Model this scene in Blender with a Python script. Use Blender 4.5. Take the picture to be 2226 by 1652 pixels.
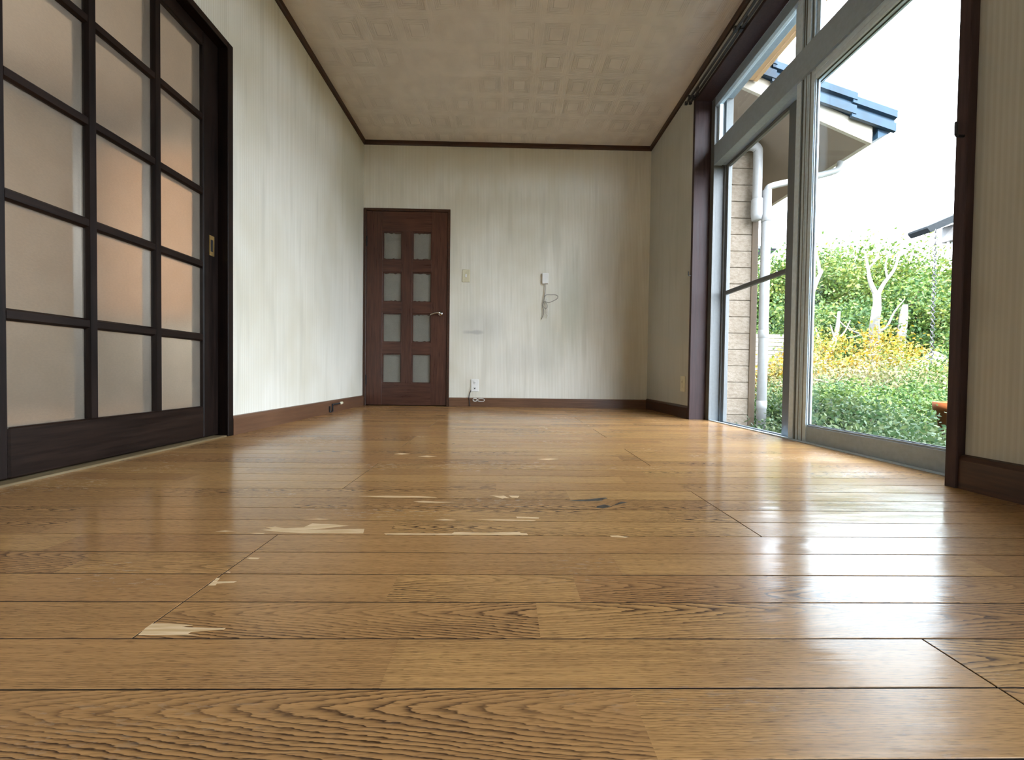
import bpy, bmesh, math, random
import numpy as np
from mathutils import Vector, Matrix

# ------------------------------------------------------------------ scene, camera, light
S = bpy.context.scene
for o in list(bpy.data.objects):
    bpy.data.objects.remove(o)
C = S.collection

F_PX = 836.0
PITCH, YAW, ROLL, CAM_H = 0.01831859, 0.01804089, 0.01267299, 0.31476543
cam_d = bpy.data.cameras.new('camera')
cam_d.sensor_fit = 'HORIZONTAL'
cam_d.sensor_width = 36.0
cam_d.lens = F_PX / 2226.0 * 36.0
cam_d.clip_start = 0.02
cam_d.clip_end = 200
cam = bpy.data.objects.new('camera', cam_d)
C.objects.link(cam)
_cy, _sy, _cp, _sp = math.cos(YAW), math.sin(YAW), math.cos(PITCH), math.sin(PITCH)
_f = Vector((_sy * _cp, _cy * _cp, -_sp))
_r = Vector((_cy, -_sy, 0))
_u = _r.cross(_f)
_cr, _sr = math.cos(ROLL), math.sin(ROLL)
_r2, _u2 = _r * _cr + _u * _sr, _u * _cr - _r * _sr
cam.matrix_world = Matrix((
    (_r2.x, _u2.x, -_f.x, 0.0),
    (_r2.y, _u2.y, -_f.y, 0.0),
    (_r2.z, _u2.z, -_f.z, CAM_H),
    (0, 0, 0, 1)))
S.camera = cam

W5Y0, W5Y1 = -1.42, -0.28           # unseen window, added to fill the near room with light
SKY_COL = (0.79, 0.885, 1.0)
SKY_STR = 1.06
W = bpy.data.worlds.new('hazy_sky')
S.world = W
W.use_nodes = True
W.node_tree.nodes['Background'].inputs[0].default_value = (*SKY_COL, 1)
W.node_tree.nodes['Background'].inputs[1].default_value = SKY_STR

sun_d = bpy.data.lights.new('sun', 'SUN')
sun_d.energy = 2.2
sun_d.color = (1.0, 0.95, 0.86)
sun_d.angle = math.radians(3)
sun = bpy.data.objects.new('sun', sun_d)
C.objects.link(sun)
sun.rotation_euler = Vector((0.25, 0.75, -0.61)).to_track_quat('-Z', 'Y').to_euler()


def portal(name, loc, direction, sx, sy):
    d = bpy.data.lights.new(name, 'AREA')
    d.shape = 'RECTANGLE'
    d.size, d.size_y = sx, sy
    d.cycles.is_portal = True
    o = bpy.data.objects.new(name, d)
    C.objects.link(o)
    o.location = loc
    o.rotation_euler = Vector(direction).to_track_quat('-Z', 'Y').to_euler()
    return o


portal('window_light_portal', (1.60, 1.90, 1.10), (-1, 0, 0), 1.75, 2.4)
portal('fill_window_light_portal', (1.60, W5Y0 / 2 + W5Y1 / 2, 1.10), (-1, 0, 0), W5Y1 - W5Y0, 2.3)  # samples the sky through the added fill window
portal('side_room_light_portal', (-4.35, 1.3, 1.32), (1, 0, 0), 2.4, 1.2)

S.view_settings.view_transform = 'Standard'
S.view_settings.look = 'None'
S.view_settings.gamma = 1.0
S.view_settings.use_curve_mapping = False
S.view_settings.exposure = 4.1
S.cycles.max_bounces = 7
S.cycles.diffuse_bounces = 5
S.cycles.glossy_bounces = 3
S.cycles.transmission_bounces = 4
S.cycles.transparent_max_bounces = 8
S.cycles.adaptive_threshold = 0.05
S.cycles.caustics_reflective = False
S.cycles.caustics_refractive = False

# ------------------------------------------------------------------ constants of the place (metres)
XL, XR, YB, ZC = -1.307, 1.321, 3.555, 2.405
YR = -1.50                         # wall behind the viewer
WY0, WY1 = 1.105, 2.705            # window opening
WZ1 = 2.232
GROUND = -0.36
R = random.Random(11)

# ------------------------------------------------------------------ node helpers


class V:
    """a float socket with arithmetic"""
    def __init__(s, nt, sock):
        s.nt, s.s = nt, sock

    def _op(s, op, *a):
        n = s.nt.nodes.new('ShaderNodeMath')
        n.operation = op
        for i, v in enumerate((s,) + a):
            if isinstance(v, V):
                s.nt.links.new(v.s, n.inputs[i])
            else:
                n.inputs[i].default_value = v
        return V(s.nt, n.outputs[0])

    def __add__(s, o): return s._op('ADD', o)
    __radd__ = __add__
    def __sub__(s, o): return s._op('SUBTRACT', o)
    def __rsub__(s, o): return (s * -1.0) + o
    def __mul__(s, o): return s._op('MULTIPLY', o)
    __rmul__ = __mul__
    def __truediv__(s, o): return s._op('DIVIDE', o)
    def sin(s): return s._op('SINE')
    def sqrt(s): return s._op('SQRT')
    def frac(s): return s._op('FRACT')
    def floor(s): return s._op('FLOOR')
    def abs(s): return s._op('ABSOLUTE')
    def pow(s, o): return s._op('POWER', o)
    def gt(s, o): return s._op('GREATER_THAN', o)
    def lt(s, o): return s._op('LESS_THAN', o)
    def min(s, o): return s._op('MINIMUM', o)
    def max(s, o): return s._op('MAXIMUM', o)

    def map(s, a, b, c=0.0, d=1.0, smooth=True):
        n = s.nt.nodes.new('ShaderNodeMapRange')
        n.interpolation_type = 'SMOOTHSTEP' if smooth else 'LINEAR'
        s.nt.links.new(s.s, n.inputs[0])
        for i, v in zip((1, 2, 3, 4), (a, b, c, d)):
            n.inputs[i].default_value = v
        return V(s.nt, n.outputs[0])


class Mat:
    def __init__(s, name):
        s.m = bpy.data.materials.new(name)
        s.m.use_nodes = True
        s.nt = s.m.node_tree
        s.b = s.nt.nodes['Principled BSDF']
        s.out = s.nt.nodes['Material Output']

    def new(s, t):
        return s.nt.nodes.new(t)

    def link(s, a, b):
        s.nt.links.new(a.s if isinstance(a, V) else a, b)

    def set(s, **k):
        names = dict(col='Base Color', rough='Roughness', metal='Metallic', spec='Specular IOR Level',
                     trans='Transmission Weight', ior='IOR', coat='Coat Weight', coat_rough='Coat Roughness')
        for a, v in k.items():
            i = s.b.inputs[names[a]]
            if isinstance(v, V):
                s.link(v, i)
            elif hasattr(v, 'links'):
                s.link(v, i)
            elif isinstance(v, tuple):
                i.default_value = (*v[:3], 1)
            else:
                i.default_value = v
        return s

    def xyz(s, kind='Object'):
        t = s.new('ShaderNodeTexCoord')
        q = s.new('ShaderNodeSeparateXYZ')
        s.link(t.outputs[kind], q.inputs[0])
        return tuple(V(s.nt, q.outputs[i]) for i in range(3))

    def pos(s):
        t = s.new('ShaderNodeNewGeometry')
        q = s.new('ShaderNodeSeparateXYZ')
        s.link(t.outputs['Position'], q.inputs[0])
        return tuple(V(s.nt, q.outputs[i]) for i in range(3))

    def vec(s, x, y, z=0.0):
        n = s.new('ShaderNodeCombineXYZ')
        for i, v in enumerate((x, y, z)):
            if isinstance(v, V):
                s.link(v, n.inputs[i])
            else:
                n.inputs[i].default_value = v
        return n.outputs[0]

    def noise(s, vec, scale=1.0, detail=2.0, rough=0.5):
        n = s.new('ShaderNodeTexNoise')
        s.link(vec, n.inputs['Vector'])
        n.inputs['Scale'].default_value = scale
        n.inputs['Detail'].default_value = detail
        n.inputs['Roughness'].default_value = rough
        return V(s.nt, n.outputs[0])

    def white(s, vec):
        n = s.new('ShaderNodeTexWhiteNoise')
        n.noise_dimensions = '3D'
        s.link(vec, n.inputs['Vector'])
        q = s.new('ShaderNodeSeparateXYZ')
        s.link(n.outputs['Color'], q.inputs[0])
        return tuple(V(s.nt, q.outputs[i]) for i in range(3))

    def attr(s, name, kind='OBJECT'):
        n = s.new('ShaderNodeAttribute')
        n.attribute_type = kind
        n.attribute_name = name
        return V(s.nt, n.outputs['Fac'])

    def island(s):
        n = s.new('ShaderNodeNewGeometry')
        return V(s.nt, n.outputs['Random Per Island'])

    def mix(s, f, a, b):
        n = s.new('ShaderNodeMix')
        n.data_type = 'RGBA'
        if isinstance(f, V):
            s.link(f, n.inputs[0])
        else:
            n.inputs[0].default_value = f
        for i, c in ((6, a), (7, b)):
            if isinstance(c, tuple):
                n.inputs[i].default_value = (*c, 1)
            else:
                s.link(c, n.inputs[i])
        return n.outputs[2]

    def bump(s, h, strength=0.3, dist=0.001):
        n = s.new('ShaderNodeBump')
        n.inputs['Strength'].default_value = strength
        n.inputs['Distance'].default_value = dist
        s.link(h, n.inputs['Height'])
        s.link(n.outputs[0], s.b.inputs['Normal'])
        return s


def plain(name, col, rough=0.5, metal=0.0, spec=0.5, var=0.08, scale=30.0, bump=0.0):
    m = Mat(name)
    x, y, z = m.pos()
    n = m.noise(m.vec(x, y, z), scale, 3.0)
    c2 = tuple(max(0, c * (1 - 2.2 * var)) for c in col)
    m.set(col=m.mix(n.map(0.3, 0.7), c2, col), rough=n.map(0.2, 0.8, rough * 0.85, min(1, rough * 1.15)), metal=metal, spec=spec)
    if bump:
        m.bump(n, bump, 0.002)
    return m.m


def dark_wood(name, c1, c2, rough=0.3, axis='Z', scale=1.0, coat=0.0, spec=0.4):
    m = Mat(name)
    x, y, z = m.pos()
    a, b = 90.0 * scale, 5.0 * scale
    v = {'Z': m.vec(x * a, y * a, z * b), 'Y': m.vec(x * a, y * b, z * a), 'X': m.vec(x * b, y * a, z * a)}[axis]
    n = m.noise(v, 1.0, 4.0, 0.6)
    w = m.noise(m.vec(x, y, z), 3.0, 2.0)
    m.set(col=m.mix((n * 0.8 + w * 0.4).map(0.4, 0.85), c1, c2), rough=n.map(0.2, 0.8, rough * 0.8, rough * 1.25), coat=coat, coat_rough=0.15, spec=spec)
    m.bump(n, 0.08, 0.0006)
    return m.m


# ------------------------------------------------------------------ materials
def floor_material():
    m = Mat('worn_oak_flooring')
    x, y, z = m.xyz('Object')
    px, py, pz = m.pos()
    seed = m.attr('seed')
    plen = m.attr('piece')
    u = x / plen + seed * 7.31
    idx = u.floor()
    w1, w2, w3 = m.white(m.vec(idx, seed * 91.7, 3.1))
    w4, w5, w6 = m.white(m.vec(idx + 0.5, seed * 37.3, 8.7))
    force = m.attr('force')
    first = idx.lt(0.5)
    forced = (force - 1.0).abs().lt(0.5) + (force - 2.0).abs().lt(0.5) * first + (force - 3.0).abs().lt(0.5) * (1.0 - first)
    cath = (w4.gt(0.50) * force.lt(-0.5) + forced).min(1.0)
    sgn = w2.gt(0.5) * 2.0 - 1.0
    slope = cath * (sgn * (w3 * 0.07 + 0.055)) + (1.0 - cath) * (w3 - 0.5) * 0.05
    y0 = cath * ((w1 - 0.5) * 0.05) + (1.0 - cath) * 0.2
    jag = (m.noise(m.vec(x * 7.0 + seed * 50.0, y * 42.0, idx), 1.0, 2.0) - 0.5) * 0.010 \
        + (m.noise(m.vec(x * 60.0, y * 420.0, idx), 1.0, 2.0) - 0.5) * 0.0030
    dy = y - y0
    rad = (dy * dy + 0.00012).sqrt() + slope * x + jag
    spacing = cath * 0.0017 + 0.0026
    ph = (rad / spacing).frac()
    line = (1.0 - ph).pow(3.0) * ph.map(0.0, 0.10)
    amp = cath * 0.45 + 0.50
    patch = m.noise(m.vec(x * 3.0, y * 12.0, seed * 9.0 + idx), 1.0, 0.0).map(0.3, 0.7, 0.35, 1.0)
    pores = m.noise(m.vec(px * 55.0, py * 900.0, seed), 1.0, 1.0).map(0.52, 0.72)
    streak = m.noise(m.vec(px * 6.0, py * 160.0, seed * 3.0), 1.0, 2.0)
    base = m.mix(w5, FLOOR_A, FLOOR_B)
    base = m.mix(streak.map(0.3, 0.75) * 0.5, base, FLOOR_C)
    base = m.mix(pores * 0.50, base, FLOOR_D)
    dark = (line * amp * patch * 1.7).min(1.0)
    base = m.mix(dark, base, FLOOR_D)
    # greyish worn varnish
    wear = m.noise(m.vec(px * 2.2, py * 5.0, 4.0), 1.0, 2.0, 0.6)
    scuff = m.noise(m.vec(px * 40.0, py * 160.0, 2.0), 1.0, 3.0, 0.65).map(0.5, 0.72) * wear.map(0.48, 0.68)
    base = m.mix(scuff * 0.28, base, (0.20, 0.15, 0.11))
    rough = wear.map(0.35, 0.72, 0.10, 0.22) + scuff * 0.12 + streak * 0.04
    m.set(col=base, rough=rough, spec=0.12, coat=0.2, coat_rough=0.42)
    h = streak * 0.8 + m.noise(m.vec(px * 9.0, py * 40.0, 0.0), 1.0, 0.0) * 2.6
    m.bump(h, 0.15, 0.0010)
    return m.m


FLOOR_A, FLOOR_B, FLOOR_C, FLOOR_D = (0.54, 0.302, 0.112), (0.41, 0.212, 0.083), (0.27, 0.138, 0.057), (0.060, 0.028, 0.012)


def wallpaper(name, axis, blobs=(), dull=0.0):
    """ribbed off-white wallpaper; axis = the world axis running along the wall"""
    m = Mat(name)
    x, y, z = m.pos()
    a = {'X': x, 'Y': y}[axis]
    rib = (a * (2 * math.pi / 0.0135)).sin() * 0.5 + 0.5
    irr = m.noise(m.vec(a * 95.0, z * 0.7, 1.0), 1.0, 1.0)
    fine = m.noise(m.vec(a * 420.0, z * 6.0, 2.0), 1.0, 0.0)
    st = rib.map(0.25, 0.9) * 0.55 + irr.map(0.3, 0.7) * 0.35 + fine * 0.25
    big = m.noise(m.vec(a * 1.6, z * 0.9, 5.0), 1.0, 3.0, 0.6)
    drip = m.noise(m.vec(a * 14.0, z * 1.1, 9.0), 1.0, 2.0, 0.55)
    col = m.mix(st.map(0.2, 1.0), (0.72, 0.695, 0.61), (0.81, 0.795, 0.725))
    col = m.mix(big.map(0.42, 0.70) * 0.62, col, (0.60, 0.56, 0.44))
    col = m.mix(drip.map(0.50, 0.72) * 0.34, col, (0.50, 0.48, 0.40))
    for (ba, bz, ra, rz, st_, bc) in blobs:
        da, dz = (a - ba) / ra, (z - bz) / rz
        d = (da * da + dz * dz).sqrt() + (drip - 0.5) * 1.1 + (big - 0.5) * 0.9
        col = m.mix(d.map(0.25, 1.15, min(0.6, st_ * 1.35), 0.0), col, bc)
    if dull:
        col = m.mix(dull, col, (0.28, 0.285, 0.25))  # paints shade into the paper colour
    m.set(col=col, rough=0.75, spec=0.25)
    m.bump(rib, 0.22, 0.0012)
    return m.m


def ceiling_material():
    m = Mat('embossed_ceiling_paper')
    x, y, z = m.pos()
    P = 0.214
    def cell(v, off): return (((v + off) / P).frac() - 0.5).abs()
    cx, cy = cell(x, 0.03), cell(y, 0.055)
    mx = cx.max(cy)
    rings = None
    for r, w_ in ((0.20, 0.012), (0.255, 0.010), (0.30, 0.010), (0.345, 0.009)):
        q = (mx - r).abs().map(w_ * 0.4, w_, 1.0, 0.0)
        rings = q if rings is None else rings.max(q)
    # the bands between the squares carry close parallel lines
    band = mx.gt(0.36)
    lines = ((y * (2 * math.pi / 0.012)).sin() * cy.gt(cx) + (x * (2 * math.pi / 0.012)).sin() * cx.gt(cy)) * 0.5 + 0.5
    fade = m.noise(m.vec(x * 1.6, y * 1.6, 2.0), 1.0, 0.0).map(0.35, 0.7, 0.15, 1.0)
    h = (rings * -1.0 + lines * band * 0.35 + mx.lt(0.19) * 0.4) * fade
    n = m.noise(m.vec(x * 9, y * 9, 0.0), 1.0, 1.0)
    col = m.mix(n.map(0.3, 0.7), (0.71, 0.655, 0.60), (0.77, 0.715, 0.655))
    col = m.mix(rings * fade * 0.13, col, (0.46, 0.39, 0.32))
    m.set(col=col, rough=0.42, spec=0.4)
    m.bump(h, 0.9, 0.0035)
    return m.m


def facing_reflect(m, base, edge):
    """Schlick reflectance that is the same from both sides of a pane"""
    lw = m.new('ShaderNodeLayerWeight')
    lw.inputs[0].default_value = 0.5
    f = V(m.nt, lw.outputs['Facing'])
    return f.pow(5.0) * edge + base


def frosted(name, tint, rough, diff=0.4, scale=220.0):
    """wavy obscure glass: light passes scattered, the near face keeps a sheen"""
    m = Mat(name)
    nt = m.nt
    x, y, z = m.pos()
    n = m.noise(m.vec(x * 0.55, y * 0.55, z), scale, 2.0)
    big = m.noise(m.vec(x, y, z), 14.0, 2.0)
    refr = m.new('ShaderNodeBsdfRefraction')
    refr.inputs['Color'].default_value = (*tint, 1)
    refr.inputs['Roughness'].default_value = rough
    refr.inputs['IOR'].default_value = 1.12
    dif = m.new('ShaderNodeBsdfDiffuse')
    c = m.mix((n * 0.6 + big * 0.4).map(0.35, 0.65), tuple(t * 0.70 for t in tint), tint)
    m.link(c, dif.inputs['Color'])
    gl = m.new('ShaderNodeBsdfGlossy')
    gl.inputs['Roughness'].default_value = 0.28
    bp = m.new('ShaderNodeBump')
    bp.inputs['Strength'].default_value = 0.35
    bp.inputs['Distance'].default_value = 0.0012
    m.link(n, bp.inputs['Height'])
    for q in (dif, gl, refr):
        m.link(bp.outputs[0], q.inputs['Normal'])
    fr = facing_reflect(m, 0.03, 0.55)
    a = m.new('ShaderNodeMixShader')
    a.inputs[0].default_value = diff
    m.link(refr.outputs[0], a.inputs[1])
    m.link(dif.outputs[0], a.inputs[2])
    b = m.new('ShaderNodeMixShader')
    m.link(fr, b.inputs[0])
    m.link(a.outputs[0], b.inputs[1])
    m.link(gl.outputs[0], b.inputs[2])
    m.link(b.outputs[0], m.out.inputs[0])
    nt.nodes.remove(m.b)
    return m.m


def clear_glass(name, tint=(0.96, 0.98, 0.97), veil=0.0):
    m = Mat(name)
    tr = m.new('ShaderNodeBsdfTransparent')
    x, y, z = m.pos()
    n = m.noise(m.vec(x, y, z), 6.0, 2.0)
    m.link(m.mix(n.map(0.3, 0.7), tuple(t * 0.985 for t in tint), tint), tr.inputs[0])
    gl = m.new('ShaderNodeBsdfGlossy')
    gl.inputs['Roughness'].default_value = 0.02
    fr = facing_reflect(m, 0.015, 0.7)
    a = m.new('ShaderNodeMixShader')
    m.link(fr, a.inputs[0])
    m.link(tr.outputs[0], a.inputs[1])
    m.link(gl.outputs[0], a.inputs[2])
    last = a
    if veil:
        d = m.new('ShaderNodeBsdfDiffuse')
        d.inputs[0].default_value = (0.12, 0.12, 0.12, 1)
        b = m.new('ShaderNodeMixShader')
        b.inputs[0].default_value = veil
        m.link(tr.outputs[0], b.inputs[1])
        m.link(d.outputs[0], b.inputs[2])
        last = b
    m.link(last.outputs[0], m.out.inputs[0])
    m.nt.nodes.remove(m.b)
    return m.m


def leaf_material(name, c1, c2, c3=None, trans=0.35):
    m = Mat(name)
    r = m.island()
    x, y, z = m.pos()
    n = m.noise(m.vec(x, y, z), 1.7, 2.0)
    col = m.mix(r, c1, c2)
    if c3:
        col = m.mix((r * 0.5 + n).map(0.72, 0.95), col, c3)
    m.set(col=col, rough=0.55, spec=0.3)
    t = m.new('ShaderNodeBsdfTranslucent')
    m.link(col, t.inputs[0])
    a = m.new('ShaderNodeMixShader')
    a.inputs[0].default_value = trans
    m.link(m.b.outputs[0], a.inputs[1])
    m.link(t.outputs[0], a.inputs[2])
    m.link(a.outputs[0], m.out.inputs[0])
    return m.m


def siding_material():
    m = Mat('cream_stone_face_siding')
    x, y, z = m.pos()
    n = m.noise(m.vec(x * 0.6, y * 0.6, z), 42.0, 4.0, 0.65)
    n2 = m.noise(m.vec(x, y, z), 9.0, 3.0)
    m.set(col=m.mix((n * 0.7 + n2 * 0.3).map(0.35, 0.65), (0.200, 0.160, 0.118), (0.265, 0.222, 0.176)), rough=0.8, spec=0.2)
    m.bump(n, 0.9, 0.012)
    return m.m


M = {}
M['floor'] = floor_material()
M['subfloor'] = plain('dark_groove', (0.02, 0.012, 0.008), 0.8)
GREY = (0.36, 0.36, 0.33)
M['wall_left'] = wallpaper('wallpaper_left', 'Y', ((3.35, 1.85, 0.45, 0.75, 0.42, (0.47, 0.44, 0.31)), (2.9, 0.9, 0.35, 0.6, 0.22, (0.52, 0.51, 0.45)), (3.5, 0.45, 0.12, 0.35, 0.22, (0.42, 0.42, 0.36))))
M['wall_back'] = wallpaper('wallpaper_back', 'X', (
    (-0.25, 0.75, 0.30, 0.20, 0.24, (0.46, 0.46, 0.44)), (-0.29, 0.685, 0.12, 0.022, 0.34, (0.30, 0.30, 0.30)),
    (0.40, 0.62, 0.14, 0.42, 0.26, (0.40, 0.41, 0.34)), (0.62, 0.95, 0.18, 0.55, 0.34, (0.38, 0.40, 0.32)),
    (0.86, 1.0, 0.24, 0.9, 0.30, (0.42, 0.37, 0.28)), (0.15, 0.45, 0.25, 0.18, 0.14, (0.45, 0.45, 0.43)),
    (1.15, 0.6, 0.22, 0.9, 0.30, (0.42, 0.38, 0.28)), (-0.1, 2.25, 1.4, 0.30, 0.35, (0.56, 0.50, 0.36))))
M['wall_right'] = wallpaper('wallpaper_right_shaded', 'Y', dull=0.55)  # same paper, with the dim wall's shade put into its colour
M['wall_rear'] = wallpaper('wallpaper_rear', 'X')
M['ceiling'] = ceiling_material()
M['trim'] = dark_wood('dark_stained_trim', (0.030, 0.013, 0.008), (0.075, 0.032, 0.018), 0.35, 'Y')
M['trim_x'] = dark_wood('dark_stained_trim_across', (0.030, 0.013, 0.008), (0.075, 0.032, 0.018), 0.35, 'X')
M['base_y'] = dark_wood('brown_baseboard_along', (0.105, 0.050, 0.027), (0.165, 0.084, 0.046), 0.35, 'Y')
M['base_x'] = dark_wood('brown_baseboard_across', (0.105, 0.050, 0.027), (0.165, 0.084, 0.046), 0.35, 'X')
M['lattice'] = dark_wood('blackish_brown_lattice', (0.0050, 0.0030, 0.0025), (0.0140, 0.0070, 0.0050), 0.38, 'Z', spec=0.16)
M['lattice_y'] = dark_wood('blackish_brown_rail', (0.0072, 0.0039, 0.0030), (0.0192, 0.0096, 0.0060), 0.40, 'Y', spec=0.14)
M['door'] = dark_wood('reddish_brown_door', (0.048, 0.018, 0.012), (0.098, 0.040, 0.026), 0.32, 'Z')
M['door_x'] = dark_wood('reddish_brown_door_rail', (0.048, 0.018, 0.012), (0.098, 0.040, 0.026), 0.32, 'X')
M['jamb'] = dark_wood('dark_window_casing', (0.0290, 0.0159, 0.0159), (0.0609, 0.0362, 0.0362), 0.5, 'Z', spec=0.22)
M['sill'] = dark_wood('olive_worn_threshold', (0.14, 0.095, 0.045), (0.23, 0.17, 0.09), 0.5, 'Y')
M['alu'] = plain('silver_aluminium', (0.66, 0.79, 0.90), 0.42, 0.05, 0.5, 0.05, 60)
M['alu_dark'] = plain('aluminium_backlit', (0.15, 0.16, 0.16), 0.5, 0.2, 0.5, 0.05, 60)  # silver aluminium again, darkened in colour as if backlit
M['alu_mid'] = plain('aluminium_half_shaded', (0.34, 0.42, 0.50), 0.45, 0.1, 0.5, 0.05, 60)  # silver aluminium again, shade of turned-away faces put into the colour
M['rubber'] = plain('black_gasket', (0.02, 0.02, 0.02), 0.6)
M['glass'] = clear_glass('window_glass')
M['net'] = clear_glass('insect_net', (0.97, 0.97, 0.97), 0.10)
M['frost'] = frosted('hammered_frosted_glass', (0.82, 0.70, 0.56), 0.50, 0.18)
M['frost_door'] = frosted('door_frosted_glass', (0.62, 0.60, 0.52), 0.45, 0.36)
M['film'] = plain('peeling_film', (0.10, 0.07, 0.05), 0.6)
M['brass'] = plain('aged_brass', (0.55, 0.36, 0.14), 0.35, 0.9)
M['chrome'] = plain('dull_chrome', (0.55, 0.53, 0.50), 0.22, 1.0)
M['black_metal'] = plain('black_metal', (0.022, 0.022, 0.025), 0.4, 0.4)
M['rail'] = plain('dark_bronze_rail', (0.055, 0.050, 0.050), 0.4, 0.4)
M['cream'] = plain('cream_plastic', (0.66, 0.62, 0.45), 0.4, 0, 0.5, 0.03)
M['white_pl'] = plain('white_plastic', (0.82, 0.82, 0.80), 0.35, 0, 0.5, 0.02)
M['wire'] = plain('grey_wire', (0.30, 0.28, 0.24), 0.5)
M['wire_w'] = plain('white_wire', (0.75, 0.73, 0.68), 0.5)
M['chip'] = None
M['siding'] = siding_material()
M['corner'] = plain('tan_corner_trim', (0.135, 0.095, 0.060), 0.6, 0, 0.3, 0.06)
M['pvc'] = plain('white_pvc', (0.3300, 0.3300, 0.3300), 0.35, 0, 0.4, 0.03)
M['soffit'] = plain('beige_soffit', (0.2142, 0.1700, 0.1374), 0.8, 0, 0.2, 0.05, 5)
M['eave_soffit'] = plain('sunlit_eave_soffit', (0.5700, 0.3900, 0.2400), 0.8, 0, 0.2, 0.05, 5)  # soffit copy with bounced sunlight put into a brighter tan
M['fascia'] = plain('cream_fascia', (0.416, 0.376, 0.320), 0.6, 0, 0.3, 0.03)
M['tile'] = plain('blue_roof_tile', (0.008, 0.025, 0.048), 0.45, 0, 0.25, 0.15, 12)
M['dark_roof'] = plain('slate_grey_roof', (0.006, 0.008, 0.011), 0.7, 0, 0.15, 0.1, 10)
M['soil'] = plain('garden_soil', (0.055, 0.05, 0.025), 0.95, 0, 0.1, 0.2, 3)
M['bark_pale'] = plain('bleached_bark', (0.1485, 0.1365, 0.1200), 0.85, 0, 0.2, 0.12, 25, 0.5)
M['bark'] = plain('brown_bark', (0.10, 0.075, 0.05), 0.9, 0, 0.2, 0.15, 25, 0.5)
M['twig'] = plain('dry_twigs', (0.132, 0.108, 0.072), 0.9, 0, 0.2, 0.15, 20)
M['fence'] = plain('pale_painted_board', (0.182, 0.165, 0.149), 0.7, 0, 0.2, 0.1, 8)
M['stone'] = plain('pale_stone', (0.17, 0.16, 0.155), 0.9, 0, 0.2, 0.2, 9, 0.9)
M['terracotta'] = plain('orange_terracotta', (0.180, 0.051, 0.015), 0.8, 0, 0.2, 0.1, 15)
M['stucco'] = plain('house_stucco', (0.204, 0.186, 0.168), 0.85, 0, 0.2, 0.06, 4)
M['chain'] = plain('dark_chain_metal', (0.05, 0.05, 0.055), 0.4, 0.8)
M['leaf_a'] = leaf_material('sunny_green_leaves', (0.0287, 0.0587, 0.0100), (0.0650, 0.1038, 0.0163), (0.1075, 0.1237, 0.0225))
M['leaf_b'] = leaf_material('deep_green_leaves', (0.0156, 0.0442, 0.0117), (0.0481, 0.0923, 0.0182), (0.0806, 0.1209, 0.0247))
M['leaf_y'] = leaf_material('yellow_orange_leaves', (0.165, 0.125, 0.010), (0.215, 0.100, 0.008), (0.085, 0.105, 0.014))
M['leaf_w'] = leaf_material('weed_leaves', (0.0289, 0.0646, 0.0255), (0.0646, 0.1105, 0.0357), (0.1054, 0.1377, 0.0527))
M['leaf_d'] = leaf_material('dry_leaves', (0.1131, 0.1053, 0.0481), (0.1534, 0.1287, 0.0728), (0.0728, 0.0962, 0.0325))


def chip_material():
    m = Mat('bare_pale_wood')
    x, y, z = m.pos()
    n = m.noise(m.vec(x * 14.0, y * 260.0, 0.0), 1.0, 3.0)
    m.set(col=m.mix(n.map(0.3, 0.7), (0.56, 0.36, 0.18), (0.74, 0.55, 0.34)), rough=0.75, spec=0.2)
    return m.m


M['chip'] = chip_material()
M['stain'] = plain('grey_floor_stain', (0.045, 0.04, 0.038), 0.35, 0, 0.5, 0.2, 60)

# ------------------------------------------------------------------ mesh helpers


def obj(name, bm, mat, parent=None, smooth=False):
    me = bpy.data.meshes.new(name)
    bm.normal_update()
    bm.to_mesh(me)
    bm.free()
    return from_mesh(name, me, mat, parent, smooth)


def from_mesh(name, me, mat, parent=None, smooth=False):
    if mat is not None and not me.materials:
        me.materials.append(mat)
    if smooth:
        me.polygons.foreach_set('use_smooth', [True] * len(me.polygons))
    o = bpy.data.objects.new(name, me)
    C.objects.link(o)
    if parent:
        o.parent = parent
    return o


def tag(o, label, cat, group=None, kind=None):
    o['label'] = label
    o['category'] = cat
    if group:
        o['group'] = group
    if kind:
        o['kind'] = kind
    return o


def thing(name, label, cat, loc=(0, 0, 0), group=None, kind=None, rz=0.0):
    o = bpy.data.objects.new(name, None)
    o.empty_display_size = 0.05
    C.objects.link(o)
    o.location = loc
    o.rotation_euler = (0, 0, rz)
    return tag(o, label, cat, group, kind)


def local(o, child_bm_origin):
    pass


def box(bm, x0, x1, y0, y1, z0, z1, bevel=0.0):
    vs = [bm.verts.new((x, y, z)) for x in (x0, x1) for y in (y0, y1) for z in (z0, z1)]
    fs = []
    for f in ((0, 1, 3, 2), (4, 6, 7, 5), (0, 4, 5, 1), (2, 3, 7, 6), (0, 2, 6, 4), (1, 5, 7, 3)):
        fs.append(bm.faces.new([vs[i] for i in f]))
    if bevel:
        es = list({e for f in fs for e in f.edges})
        bmesh.ops.bevel(bm, geom=es, offset=bevel, segments=1, profile=0.5, affect='EDGES')
    return bm


def B(*a, **k):
    return box(bmesh.new(), *a, **k)


def boxes(lst, bevel=0.0):
    bm = bmesh.new()
    for b in lst:
        box(bm, *b, bevel=bevel)
    return bm


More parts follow.
